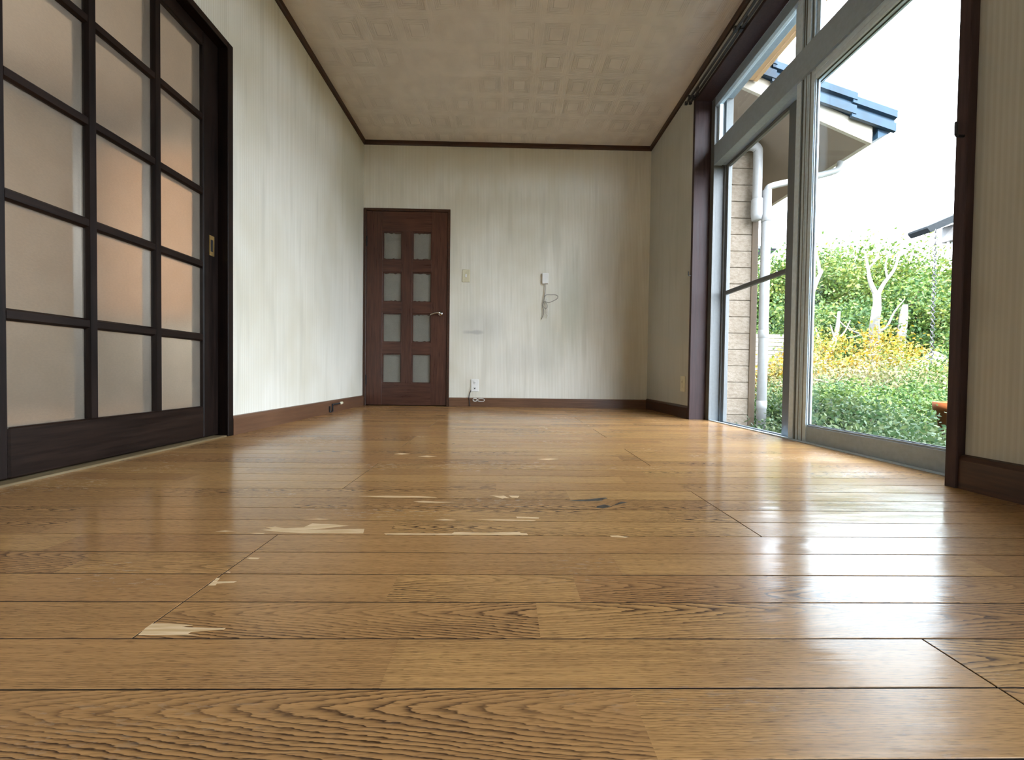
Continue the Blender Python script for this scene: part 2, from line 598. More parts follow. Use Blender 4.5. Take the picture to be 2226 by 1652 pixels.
def prism(bm, pts, axis, a0, a1):
    """extrude a closed polygon along an axis; pts are the two other coordinates in order"""
    def mk(p, a):
        if axis == 'X':
            return (a, p[0], p[1])
        if axis == 'Y':
            return (p[0], a, p[1])
        return (p[0], p[1], a)
    v0 = [bm.verts.new(mk(p, a0)) for p in pts]
    v1 = [bm.verts.new(mk(p, a1)) for p in pts]
    n = len(pts)
    for i in range(n):
        bm.faces.new((v0[i], v0[(i + 1) % n], v1[(i + 1) % n], v1[i]))
    bm.faces.new(v0[::-1])
    bm.faces.new(v1)
    bmesh.ops.recalc_face_normals(bm, faces=bm.faces)
    return bm


def tube(bm, pts, radii, seg=8, cap=True):
    pts = [Vector(p) for p in pts]
    if not isinstance(radii, (list, tuple)):
        radii = [radii] * len(pts)
    rings = []
    up = Vector((0.123, 0.456, 0.88))
    for i, p in enumerate(pts):
        d = (pts[min(i + 1, len(pts) - 1)] - pts[max(i - 1, 0)])
        if d.length < 1e-9:
            d = Vector((0, 0, 1))
        d.normalize()
        u = up - d * up.dot(d)
        if u.length < 1e-3:
            u = Vector((1, 0, 0)) - d * d.x
        u.normalize()
        up = u
        w = d.cross(u)
        rings.append([bm.verts.new(p + (u * math.cos(t) + w * math.sin(t)) * radii[i]) for t in [2 * math.pi * k / seg for k in range(seg)]])
    for a, b in zip(rings, rings[1:]):
        for k in range(seg):
            bm.faces.new((a[k], a[(k + 1) % seg], b[(k + 1) % seg], b[k]))
    if cap:
        bm.faces.new(rings[0][::-1])
        bm.faces.new(rings[-1])
    return bm


def smooth_path(pts, n=6):
    """Catmull-Rom through the points"""
    P = [Vector(p) for p in pts]
    P = [P[0] * 2 - P[1]] + P + [P[-1] * 2 - P[-2]]
    out = []
    for i in range(1, len(P) - 2):
        for k in range(n):
            t = k / n
            a, b, c, d = P[i - 1], P[i], P[i + 1], P[i + 2]
            out.append(0.5 * ((2 * b) + (c - a) * t + (2 * a - 5 * b + 4 * c - d) * t * t + (3 * b - a - 3 * c + d) * t ** 3))
    out.append(P[-2])
    return out


def lathe(bm, prof, seg=20, cx=0, cy=0):
    rings = []
    for r, z in prof:
        rings.append([bm.verts.new((cx + r * math.cos(t), cy + r * math.sin(t), z)) for t in [2 * math.pi * k / seg for k in range(seg)]])
    for a, b in zip(rings, rings[1:]):
        for k in range(seg):
            bm.faces.new((a[k], a[(k + 1) % seg], b[(k + 1) % seg], b[k]))
    bm.faces.new(rings[0][::-1])
    bm.faces.new(rings[-1])
    return bm


def copy_tree(o, parent=None):
    c = o.copy()
    C.objects.link(c)
    c.parent = parent
    for ch in list(o.children):
        copy_tree(ch, c)
    return c


# ================================================================== THE ROOM SHELL
# floor: dark base with every strip of flooring laid on it
floor = obj('floor', B(XL - 0.14, 1.425, YR, YB + 0.12, -0.05, -0.012), M['subfloor'])
tag(floor, 'worn glossy brown oak strip floor running across the empty room', 'floor', kind='structure')

PW = 0.0722
Y0 = 0.378
plank_cache = {}


def plank_mesh(length):
    key = round(length, 4)
    if key not in plank_cache:
        g = 0.0009
        bm = box(bmesh.new(), g, length - g, -PW / 2 + g, PW / 2 - g, -0.012, 0.0)
        top = [e for e in bm.edges if all(v.co.z > -1e-6 for v in e.verts)]
        bmesh.ops.bevel(bm, geom=top, offset=0.0005, segments=1, affect='EDGES')
        bm.normal_update()
        me = bpy.data.meshes.new('plank')
        bm.to_mesh(me)
        bm.free()
        me.materials.append(M['floor'])
        me.materials.append(M['subfloor'])     # dirt in the joints
        for f in me.polygons:
            f.material_index = 0 if f.normal.z > 0.3 else 1
        plank_cache[key] = me
    return plank_cache[key]


k0 = int(math.floor((YR - Y0) / PW))
k1 = int(math.ceil((YB + 0.02 - Y0) / PW))
rs = random.Random(5)
SEEDS = {(-2, 0): (0, 1, 1.2), (-1, 0): (2, 0, 1.436), (0, 0): (0, 0, 1.186), (1, 1): (1, 0, 0.477), (1, 0): (0, 2, 0.5),
         (2, 1): (3, 0, 0.27), (2, 0): (0, 1, 0.6), (3, 0): (1, 3, 0.62), (3, 1): (0, 0, 0.62), (4, 1): (0, 2, 0.9)}
for k in range(k0, k1):
    yc = Y0 + (k + 0.5) * PW
    if yc - PW / 2 < YR or yc + PW / 2 > YB + 0.10:
        continue
    grp = math.floor((k - 1) / 4)
    ends = [-0.431] if grp % 2 == 0 else [0.507]
    xs = [XL] + ends + [1.424]
    for i, (a, b) in enumerate(zip(xs, xs[1:])):
        p = from_mesh('plank', plank_mesh(b - a), None, floor)
        p.location = (a, yc, 0.0)
        p.rotation_euler = (rs.uniform(-1, 1) * 0.0011, 0, 0)
        fo, sd, pl = SEEDS.get((k, i), (-1, None, rs.choice((0.52, 0.66, 0.85, 1.1))))
        p['force'] = float(fo)
        p['seed'] = rs.random() if sd is None else sd / 7.31 + 1e-5
        p['piece'] = pl

# bare patches where the varnished veneer has broken away
CHIPS = [
    [(-0.429, .4558), (-.4315, .4679), (-.4312, .4765), (-.4117, .4765), (-.4009, .4754), (-.38, .4737), (-.3911, .4708), (-.3817, .4693), (-.3555, .4682), (-.336, .468), (-.3366, .4657), (-.3571, .4635), (-.3722, .4612), (-.3731, .4574), (-.358, .4553)],
    [(-.4281, .5616), (-.4307, .5819), (-.4261, .5819), (-.4231, .5716), (-.3947, .5726), (-.3969, .5692), (-.4194, .5666), (-.4184, .5617)],
    [(-.4286, .644), (-.4232, .6466), (-.4059, .6452), (-.4072, .6409), (-.419, .6402)],
    [(-.4294, .5985), (-.4272, .6003), (-.4223, .5993), (-.4234, .5973)],
    [(-.4753, .7582), (-.4554, .7625), (-.4748, .7703), (-.4578, .7747), (-.4336, .7668), (-.3996, .7734), (-.3926, .7926), (-.3446, .7868), (-.3125, .7821), (-.3559, .7679), (-.3917, .7613), (-.3401, .762), (-.3026, .7657), (-.2766, .7661), (-.2714, .7452), (-.3899, .7456), (-.4314, .749)],
    [(-.4225, .8145), (-.3932, .8181), (-.366, .8158), (-.3871, .8125)],
    [(-.5582, .7513), (-.5416, .7546), (-.5205, .7518), (-.5377, .7492)],
    [(-.4836, .7414), (-.4742, .7438), (-.4585, .744), (-.4601, .7406), (-.4729, .7406)],
    [(-.3645, .9682), (-.2965, .9729), (-.2182, .9713), (-.1725, .9658), (-.1671, .9620), (-.2158, .9604), (-.2926, .9601)],
    [(-.2181, .9307), (-.1952, .936), (-.1581, .9307), (-.1157, .9279), (-.1569, .9236), (-.2051, .9262)],
    [(-.1467, .8155), (-.1249, .8204), (-.101, .8145), (-.1268, .8125)],
    [(-.0629, .8185), (-.0135, .8212), (.0697, .8159), (.0658, .8125), (-.0133, .8128)],
    [(.0279, .837), (.0782, .832), (.0758, .8253), (.0294, .8284)],
    [(-.2319, .7461), (-.2002, .7472), (-.1697, .7468), (-.1005, .7461), (-.0965, .7524), (-.0363, .7508), (.0321, .7548), (.0351, .7501), (.0465, .7495), (.0481, .7420), (.0412, .7412), (-.0996, .7408), (-.1792, .7406), (-.227, .7408)],
    [(-.0359, .9825), (-.0104, .9778), (.0001, .9806), (.0147, .9601), (.0023, .9599), (-.0028, .9565), (-.0123, .9647)],
    [(.0129, .9809), (.0404, .9789), (.0356, .9631), (.021, .9641)],
    [(.2084, .7395), (.2239, .7405), (.2425, .7347), (.2363, .7311), (.2102, .734)],
    [(-.32, 1.43), (-.29, 1.445), (-.25, 1.435), (-.28, 1.42)], [(-.42, 1.47), (-.40, 1.485), (-.36, 1.475), (-.39, 1.46)],
    [(.12, 1.40), (.17, 1.415), (.20, 1.405), (.16, 1.39)],
]


def flat_patch(poly, z0, z1):
    bm = bmesh.new()
    n = len(poly)
    top = [bm.verts.new((x, y, z1)) for x, y in poly]
    bot = [bm.verts.new((x, y, z0)) for x, y in poly]
    bm.faces.new(top)
    for i in range(n):
        bm.faces.new((top[i], top[(i + 1) % n], bot[(i + 1) % n], bot[i]))
    bmesh.ops.recalc_face_normals(bm, faces=bm.faces)
    bmesh.ops.triangulate(bm, faces=[f for f in bm.faces if len(f.verts) > 4])
    return bm


for c in CHIPS:
    o = obj('bare_wood_patch', flat_patch(c, -0.001, 0.0004), M['chip'], floor)
    o['label'] = 'pale bare wood where the varnish veneer has chipped away'
for c in ([(.1586, .9437), (.206, .955), (.259, .970), (.2634, .9644), (.2404, .952), (.2477, .948), (.2086, .9420)],
          [(.223, .9065), (.2428, .919), (.2564, .9071), (.2896, .938), (.3044, .936), (.2665, .9133), (.2441, .8980), (.2334, .893), (.2181, .896)]):
    o = obj('dark_stain_patch', flat_patch(c, -0.001, 0.0003), M['stain'], floor)
    o['label'] = 'small dark grey worn blotch in the floor'

# walls (each one mesh with its opening)
T = 0.12
SLY0, SLY1, SLZ = 0.17, 1.845, 1.812       # opening of the glazed sliding doors
TL = 0.17
w = obj('wall_left', boxes([(XL - TL, XL, YR, SLY0, 0, ZC), (XL - TL, XL, SLY1, YB, 0, ZC), (XL - TL, XL, SLY0, SLY1, SLZ, ZC)]), M['wall_left'])
tag(w, 'stained ribbed off-white wallpaper wall with the glazed sliding doors', 'wall', kind='structure')
DX0, DX1, DZ = XL + 0.004, -0.517, 1.800     # hinged door incl. frame
w = obj('wall_back', boxes([(DX1, XR + 0.17, YB, YB + T, 0, ZC), (XL - T, DX1, YB, YB + T, DZ, ZC), (XL - T, DX0, YB, YB + T, 0, DZ)]), M['wall_back'])
tag(w, 'far wall of grey-stained ribbed wallpaper with the brown door', 'wall', kind='structure')
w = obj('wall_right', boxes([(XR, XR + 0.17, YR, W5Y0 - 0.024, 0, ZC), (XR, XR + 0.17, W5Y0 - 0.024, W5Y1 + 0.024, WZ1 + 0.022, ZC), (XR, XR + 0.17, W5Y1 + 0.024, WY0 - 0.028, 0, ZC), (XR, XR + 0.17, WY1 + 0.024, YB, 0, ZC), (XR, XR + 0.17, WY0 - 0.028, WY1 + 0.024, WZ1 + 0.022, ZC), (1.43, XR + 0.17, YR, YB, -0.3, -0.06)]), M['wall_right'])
tag(w, 'shaded ribbed wallpaper wall around the tall garden window', 'wall', kind='structure')
w = obj('wall_rear', B(XL - T, XR + 0.17, YR - T, YR, 0, ZC), M['wall_rear'])
tag(w, 'plain wallpaper wall behind the viewer closing the room', 'wall', kind='structure')
w = obj('ceiling', B(XL - T, XR + 0.17, YR - T, YB + T, ZC, ZC + 0.10), M['ceiling'])
tag(w, 'tan ceiling papered with embossed nested squares', 'ceiling', kind='structure')

# crown trims
def trim(name, bm, mat, label, cat='trim'):
    return tag(obj(name, bm, mat), label, cat, kind='structure')


def crown_prof(sx):
    return [(0, ZC), (0, ZC - 0.034), (sx * 0.012, ZC - 0.034), (sx * 0.019, ZC - 0.026), (sx * 0.021, ZC)]


trim('trim_1', prism(bmesh.new(), [(XL + a, b) for a, b in crown_prof(1)], 'Y', YR, YB), M['trim'], 'thin dark brown ceiling trim along the wall of sliding doors')
trim('trim_2', prism(bmesh.new(), [(XR + a, b) for a, b in crown_prof(-1)], 'Y', YR, YB), M['trim'], 'thin dark brown ceiling trim above the garden window')
trim('trim_3', prism(bmesh.new(), [(YB + a, b) for a, b in crown_prof(-1)], 'X', XL, XR), M['trim_x'], 'thin dark brown ceiling trim along the far wall')


def base_prof(s):
    return [(0, 0), (s * 0.013, 0), (s * 0.013, 0.078), (s * 0.008, 0.090), (0, 0.093)]


trim('baseboard_left', prism(bmesh.new(), [(XL + a, b) for a, b in base_prof(1)], 'Y', SLY1 + 0.012, YB), M['base_y'], 'brown wooden baseboard under the bright left wall')
trim('baseboard_back', prism(bmesh.new(), [(YB + a, b * 0.88) for a, b in base_prof(-1)], 'X', DX1 + 0.003, XR), M['base_x'], 'brown wooden baseboard right of the far door')
trim('baseboard_right', prism(bmesh.new(), [(XR + a, b) for a, b in base_prof(-1)], 'Y', WY1 + 0.028, YB - 0.013), M['trim'], 'short baseboard coloured dark for shade between the window and the far corner')  # same wood as the brown baseboards; its shade is put into the colour
trim('baseboard_near', prism(bmesh.new(), [(XR + a * 1.4, b * 1.05) for a, b in base_prof(-1)], 'Y', W5Y1 + 0.026, WY0 - 0.030), M['trim'], 'baseboard coloured dark for shade on the near right wall beside the window post')  # brown wood too, darkened in colour where it stands in shade

# ------------------------------------------------------------------ glazed sliding doors on the left
cs = XL + 0.012
trim('trim_4', boxes([(XL - TL, cs, SLY1 - 0.022, SLY1 + 0.012, 0, SLZ + 0.014), (XL - TL, cs, SLY0 - 0.012, SLY0 + 0.022, 0, SLZ + 0.014)], 0.002), M['lattice'], 'near-black door posts framing the glazed sliding doors')
trim('trim_5', B(XL - TL, cs, SLY0 + 0.022, SLY1 - 0.022, SLZ - 0.016, SLZ + 0.014, bevel=0.002), M['lattice_y'], 'near-black head board above the glazed sliding doors')
trim('trim_6', B(XL - TL, XL + 0.006, SLY0 + 0.022, SLY1 - 0.022, -0.01, 0.006, bevel=0.002), M['sill'], 'olive-brown worn threshold under the glazed sliding doors')


def sliding_leaf(name, label, y0, y1, xc, mirror=False, pull=True):
    """leaf in the plane X = xc, 28 mm thick, three columns by five rows of panes"""
    t = thing(name, label, 'door', (xc, y0, 0.0), kind='structure')
    w_ = y1 - y0
    h0, h1 = 0.010, SLZ - 0.018
    d, db = 0.017, 0.048            # lattice stands 17 mm in front of the glass and 48 mm behind it
    sl, sr = 0.080, 0.089
    if mirror:
        sl, sr = sr, sl
    br, tr_ = 0.140, h1 - 1.730
    def bx(n, a, b, c, e, mat, dd=d, bev=0.004, par=t):
        return obj(n, B(-db, dd, a, b, c, e, bevel=bev), mat, par)
    bx('stile', 0, sl, h0, h1, M['lattice'])
    bx('stile', w_ - sr, w_, h0, h1, M['lattice'])
    bx('bottom_rail', sl, w_ - sr, h0, h0 + br, M['lattice_y'])
    bx('top_rail', sl, w_ - sr, h1 - tr_, h1, M['lattice_y'])
    ya, yb = sl, w_ - sr
    za, zb = h0 + br, h1 - tr_
    mw = 0.032
    cols, rows = 3, 5
    pw = (yb - ya - mw * (cols - 1)) / cols
    ph = (zb - za - mw * 1.05 * (rows - 1)) / rows
    for c in range(1, cols):
        y = ya + c * pw + (c - 1) * mw
        bm = prism(bmesh.new(), [(-db + .001, y + 0.006), (-db + .001, y + mw - 0.006), (-0.006, y + mw), (0.006, y + mw), (d - .001, y + mw - 0.006), (d - .001, y + 0.006), (0.006, y), (-0.006, y)], 'Z', za, zb)
        obj('vertical_muntin', bm, M['lattice'], t)
    for r_ in range(1, rows):
        z = za + r_ * ph + (r_ - 1) * mw * 1.05
        m2 = mw * 1.05
        bm = prism(bmesh.new(), [(-db + .003, z + 0.006), (-db + .003, z + m2 - 0.006), (-0.006, z + m2), (0.006, z + m2), (d - .003, z + m2 - 0.006), (d - .003, z + 0.006), (0.006, z), (-0.006, z)], 'Y', ya, yb)
        obj('horizontal_muntin', bm, M['lattice_y'], t)
    for c in range(cols):
        for r_ in range(rows):
            y = ya + c * (pw + mw)
            z = za + r_ * (ph + mw * 1.05)
            bm = bmesh.new()
            vs = [bm.verts.new(q) for q in ((0, y - .002, z - .002), (0, y + pw + .002, z - .002), (0, y + pw + .002, z + ph + .002), (0, y - .002, z + ph + .002))]
            bm.faces.new(vs)
            obj('glass_pane', bm, M['frost'], t)
    if pull:
        yc = 0.045 if mirror else w_ - 0.044
        p = obj('pull_plate', boxes([(d - .001, d + 0.0025, yc - 0.014, yc - 0.008, 0.828, 0.918), (d - .001, d + 0.0025, yc + 0.008, yc + 0.014, 0.828, 0.918),
                                     (d - .001, d + 0.0025, yc - 0.008, yc + 0.008, 0.900, 0.918), (d - .001, d + 0.0025, yc - 0.008, yc + 0.008, 0.828, 0.846)]), M['brass'], t)
        p['label'] = 'brass recessed finger pull'
        obj('pull_recess', B(d - .002, d + 0.0006, yc - 0.008, yc + 0.008, 0.846, 0.900), M['black_metal'], p)
    return t


sliding_leaf('door_1', 'dark lattice sliding door with fifteen frosted panes beside the bright wall', 0.980, SLY1 - 0.023, -1.355 + 0.0)
sliding_leaf('door_2', 'second dark lattice sliding door of frosted panes overlapping behind the first', SLY0 + 0.023, 1.058, -1.355 - 0.072, mirror=True)

# ------------------------------------------------------------------ hinged door in the far wall
fw = 0.024
trim('trim_7', boxes([(DX0, DX0 + fw, YB - 0.010, YB + 0.08, 0, DZ), (DX1 - fw, DX1, YB - 0.010, YB + 0.08, 0, DZ), (DX0 + fw, DX1 - fw, YB - 0.010, YB + 0.08, DZ - fw, DZ)], 0.002), M['trim'], 'thin near-black frame around the far hinged door')
d3 = thing('door_3', 'reddish dark brown hinged door with eight small frosted panes', 'door', (DX0 + fw + 0.002, YB + 0.012, 0.0), kind='structure')
dw = (DX1 - fw - 0.002) - (DX0 + fw + 0.002)
dz0, dz1 = 0.008, DZ - fw - 0.002
ox = DX0 + fw + 0.002
pc = [(-1.133 - ox, -0.958 - ox), (-0.863 - ox, -0.687 - ox)]
pr = [(0.208, 0.478), (0.582, 0.850), (0.953, 1.226), (1.336, 1.594)]
dy0, dy1 = -0.014, 0.018
obj('stile', B(0, pc[0][0], dy0, dy1, dz0, dz1, bevel=0.0015), M['door'], d3)
obj('stile', B(pc[1][1], dw, dy0, dy1, dz0, dz1, bevel=0.0015), M['door'], d3)
obj('centre_stile', B(pc[0][1], pc[1][0], dy0, dy1, pr[0][0], pr[3][1], bevel=0.0015), M['door'], d3)
obj('bottom_rail', B(pc[0][0], pc[1][1], dy0, dy1, dz0, pr[0][0], bevel=0.0015), M['door_x'], d3)
obj('top_rail', B(pc[0][0], pc[1][1], dy0, dy1, pr[3][1], dz1, bevel=0.0015), M['door_x'], d3)
for c in range(2):
    for r_ in range(3):
        obj('cross_rail', B(pc[c][0], pc[c][1], dy0, dy1, pr[r_][1], pr[r_ + 1][0], bevel=0.0015), M['door_x'], d3)
rp = random.Random(3)
for c in range(2):
    for r_ in range(4):
        a, b = pc[c]
        z0, z1 = pr[r_]
        # moulding round the pane, then the pane
        mo = 0.009
        obj('pane_moulding', boxes([(a, a + mo, dy0 + .008, dy1 - .002, z0, z1), (b - mo, b, dy0 + .008, dy1 - .002, z0, z1), (a + mo, b - mo, dy0 + .008, dy1 - .002, z0, z0 + mo), (a + mo, b - mo, dy0 + .008, dy1 - .002, z1 - mo, z1)]), M['door'], d3)
        bm = bmesh.new()
        bm.faces.new([bm.verts.new(q) for q in ((a, 0.006, z0), (b, 0.006, z0), (b, 0.006, z1), (a, 0.006, z1))])
        pn = obj('glass_pane', bm, M['frost_door'], d3)
        # ragged strips of old paper left along the edges of some panes
        if (c, r_) in ((0, 3), (1, 3), (0, 2), (1, 2), (1, 1)):
            for edge in (0, 1):
                z = z0 + mo if edge == 0 else z1 - mo
                s_ = 1 if edge == 0 else -1
                pts = [(a + mo, z)]
                n = 9
                top = []
                for i in range(n + 1):
                    top.append((a + mo + (b - a - 2 * mo) * i / n, z + s_ * rp.choice((0.001, 0.003, 0.006, 0.010, 0.002))))
                bm = bmesh.new()
                lo = [bm.verts.new((q[0], 0.0045, z)) for q in top]
                hi = [bm.verts.new((q[0], 0.0045, q[1])) for q in top]
                for i in range(n):
                    bm.faces.new((lo[i], lo[i + 1], hi[i + 1], hi[i]))
                obj('torn_paper_edge', bm, M['film'], pn)
h = obj('lever_rose', lathe(bmesh.new(), [(0.018, 0), (0.022, 0.002), (0.022, 0.006), (0.016, 0.010), (0.010, 0.012), (0.010, 0.030)], 20), M['chrome'], d3, True)
hx = -0.600 - ox
h.rotation_euler = (math.pi / 2, 0, 0)
h.location = (hx, dy0, 0.850)
lev = obj('lever_handle', tube(bmesh.new(), smooth_path([(hx + 0.004, dy0 - 0.030, 0.850), (hx - 0.012, dy0 - 0.040, 0.852), (hx - 0.045, dy0 - 0.042, 0.847), (hx - 0.085, dy0 - 0.040, 0.832)], 5), [0.0095] * 6 + [0.009] * 5 + [0.008] * 5, 10), M['chrome'], d3, True)
lev['label'] = 'dull chrome lever handle'
for zc in (0.235, 1.50):
    hg = obj('hinge', tube(bmesh.new(), [(0.001, dy0 - 0.004, zc - 0.045), (0.001, dy0 - 0.004, zc + 0.045)], 0.006, 8), M['black_metal'], d3)

# ------------------------------------------------------------------ garden window on the right
cx0 = XR - 0.012
trim('trim_8', B(cx0, 1.428, WY1, WY1 + 0.026, -0.004, WZ1 + 0.024, bevel=0.002), M['jamb'], 'dark brown far post of the garden window casing')
trim('trim_9', B(cx0 - 0.012, 1.428, WY0 - 0.030, WY0, -0.004, WZ1 + 0.024, bevel=0.002), M['jamb'], 'dark near post of the garden window casing')
trim('trim_10', B(cx0, 1.428, WY0, WY1, WZ1, WZ1 + 0.024, bevel=0.002), M['jamb'], 'dark brown head board of the garden window casing')

win = thing('window_1', 'silver aluminium frame of the tall garden window with transom lights', 'window', (1.425, WY0, 0.0), kind='structure')
LW = WY1 - WY0
ex = 0.125


def wb(n, a, mat='alu', bev=0.0015, par=win):
    return obj(n, boxes(a if isinstance(a[0], tuple) else [a], bev), M[mat], par)


wb('side_frame', [(0.0, 0.020, LW - 0.045, LW, -0.05, 2.23), (0.020, 0.075, LW - 0.036, LW, -0.05, 2.23), (0.075, ex, LW - 0.052, LW, -0.05, 2.23)], 'alu_dark')  # far frame in the darkened aluminium copy, near one in plain silver
wb('side_frame', [(0.0, 0.020, 0, 0.045, -0.05, 2.23), (0.020, 0.075, 0, 0.036, -0.05, 2.23), (0.075, ex, 0, 0.052, -0.05, 2.23)])
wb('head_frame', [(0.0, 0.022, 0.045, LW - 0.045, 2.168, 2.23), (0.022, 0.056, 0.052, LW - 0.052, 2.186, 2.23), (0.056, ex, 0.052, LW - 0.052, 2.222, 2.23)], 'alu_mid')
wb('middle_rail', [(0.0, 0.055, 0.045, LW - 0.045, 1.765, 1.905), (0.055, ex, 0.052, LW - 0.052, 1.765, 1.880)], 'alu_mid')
wb('sill_track', [(0.0, 0.012, 0.045, LW - 0.045, -0.05, 0.006), (0.012, 0.034, 0.045, LW - 0.045, -0.05, -0.010), (0.034, 0.042, 0.045, LW - 0.045, -0.05, 0.000), (0.042, 0.066, 0.045, LW - 0.045, -0.05, -0.016), (0.066, 0.074, 0.045, LW - 0.045, -0.05, -0.006), (0.074, ex, 0.052, LW - 0.052, -0.05, -0.022)])
# transom: two lights with a mullion
my0, my1 = 1.815 - WY0, 1.930 - WY0
tm = wb('transom_mullion', [(0.014, 0.050, my0, my1, 1.905, 2.186), (0.008, 0.014, my0 + 0.018, my0 + 0.040, 1.905, 2.168), (0.008, 0.014, my0 + 0.070, my1 - 0.012, 1.905, 2.168)])
obj('mullion_groove', boxes([(0.0125, 0.0145, my0 + q, my0 + q + 0.006, 1.905, 2.168) for q in (0.008, 0.048, 0.060)]), M['alu_dark'], tm)
for a, b in ((0.045, my0), (my1, LW - 0.045)):
    tf = wb('transom_sash', [(0.022, 0.046, a, b, 1.905, 1.925), (0.026, 0.046, a, b, 2.176, 2.188), (0.022, 0.046, a, a + 0.02, 1.925, 2.176), (0.022, 0.046, b - 0.02, b, 1.925, 2.176)])
    bm = bmesh.new()
    bm.faces.new([bm.verts.new(q) for q in ((0.034, a + .018, 1.922), (0.034, b - .018, 1.922), (0.034, b - .018, 2.178), (0.034, a + .018, 2.178))])
    obj('glass_pane', bm, M['glass'], tf)


def sash(name, label, x0, x1, y0, y1, z0, z1, stile_far, stile_near, rail_b, rail_t, glass='glass', ridges=True, mid=None, mat='alu'):
    t = thing(name, label, 'window', (x0, y0, z0), kind='structure')
    wd, hh, dx = y1 - y0, z1 - z0, x1 - x0
    bl = [(0.004, dx, wd - stile_far, wd, 0, hh)]
    if ridges:
        bl += [(0.0, 0.004, wd - stile_far + 0.004, wd - stile_far + 0.026, 0, hh), (-0.004, 0.004, wd - 0.034, wd - 0.004, 0, hh), (0.0, 0.004, wd - stile_far * 0.6, wd - stile_far * 0.6 + 0.014, 0, hh)]
    st = obj('stile', boxes(bl, 0.001), M[mat], t)
    if ridges:
        obj('stile_groove', boxes([(-0.0005, 0.0045, wd - q - 0.005, wd - q, 0, hh) for q in (0.036, 0.060, 0.086)]), M['alu_dark'], st)
    obj('stile', B(0.0, dx, 0, stile_near, 0, hh, bevel=0.0015), M[mat], t)
    obj('bottom_rail', boxes([(0.0, dx, stile_near, wd - stile_far, 0, rail_b - 0.008), (0.004, dx, stile_near, wd - stile_far, rail_b - 0.008, rail_b)], 0.0015), M['alu_mid' if mat == 'alu' else mat], t)  # rail painted darker than the stiles for the shade on it
    obj('top_rail', boxes([(0.0, dx, stile_near, wd - stile_far, hh - rail_t, hh), (-0.004, 0.0, stile_near, wd - stile_far, hh - rail_t * 0.6, hh - rail_t * 0.35)], 0.001), M[mat], t)
    if mid:
        obj('middle_rail', B(0.0, dx, stile_near, wd - stile_far, mid[0] - z0, mid[1] - z0, bevel=0.001), M[mat], t)
    bm = bmesh.new()
    a, b, c, e = stile_near - .003, wd - stile_far + .003, rail_b - .003, hh - rail_t + .003
    bm.faces.new([bm.verts.new(q) for q in ((dx * .5, a, c), (dx * .5, b, c), (dx * .5, b, e), (dx * .5, a, e))])
    obj('insect_net' if glass == 'net' else 'glass_pane', bm, M[glass], t)
    if glass == 'glass':
        obj('gasket', boxes([(dx * .5 - .003, dx * .5 + .003, a, b, c + .003, c + .006), (dx * .5 - .003, dx * .5 + .003, b - .006, b - .003, c, e), (dx * .5 - .003, dx * .5 + .003, a, b, e - .006, e - .003)]), M['rubber'], t)
    return t


sash('window_2', 'near sliding glass sash of the garden window with a deep bottom rail', 1.439, 1.465, WY0 + 0.036, 1.921, -0.008, 1.772, 0.115, 0.050, 0.094, 0.060)
sash('window_3', 'outer sliding glass sash pushed open behind the near sash', 1.470, 1.492, WY0 + 0.036, 1.955, -0.014, 1.772, 0.060, 0.050, 0.085, 0.055, ridges=False)
sash('window_4', 'insect screen with a crossbar in the far half of the garden window', 1.505, 1.525, 1.998, WY1 - 0.053, -0.020, 1.764, 0.026, 0.062, 0.020, 0.020, glass='net', ridges=False, mid=(0.872, 0.897), mat='alu_dark')

# unseen window added beside the viewer for fill light
trim('fill_window_casing', boxes([(cx0, 1.428, W5Y0 - 0.026, W5Y0, -0.004, WZ1 + 0.024), (cx0, 1.428, W5Y1, W5Y1 + 0.026, -0.004, WZ1 + 0.024), (cx0, 1.428, W5Y0, W5Y1, WZ1, WZ1 + 0.024)], 0.002), M['jamb'], 'dark casing of the unseen fill-light window added beside the viewer')
w5 = thing('fill_window_frame', 'aluminium frame of the unseen window added for fill light beside the viewer', 'window', (1.425, W5Y0, 0.0), kind='structure')
L5 = W5Y1 - W5Y0
wb('side_frame', (0.0, ex, 0, 0.045, -0.05, 2.23), par=w5)
wb('side_frame', (0.0, ex, L5 - 0.045, L5, -0.05, 2.23), par=w5)
wb('head_frame', (0.0, ex, 0.045, L5 - 0.045, 2.16, 2.23), par=w5)
wb('sill_track', (0.0, ex, 0.045, L5 - 0.045, -0.05, 0.004), par=w5)
sash('fill_window_inner_sash', 'inner glass sash of the added fill-light window', 1.439, 1.465, W5Y0 + 0.045, W5Y0 + L5 / 2 + 0.03, 0.0, 2.16, 0.06, 0.05, 0.09, 0.06, ridges=False)
sash('fill_window_outer_sash', 'outer glass sash of the added fill-light window', 1.475, 1.500, W5Y0 + L5 / 2 - 0.03, W5Y1 - 0.045, 0.0, 2.16, 0.05, 0.06, 0.09, 0.06, ridges=False)

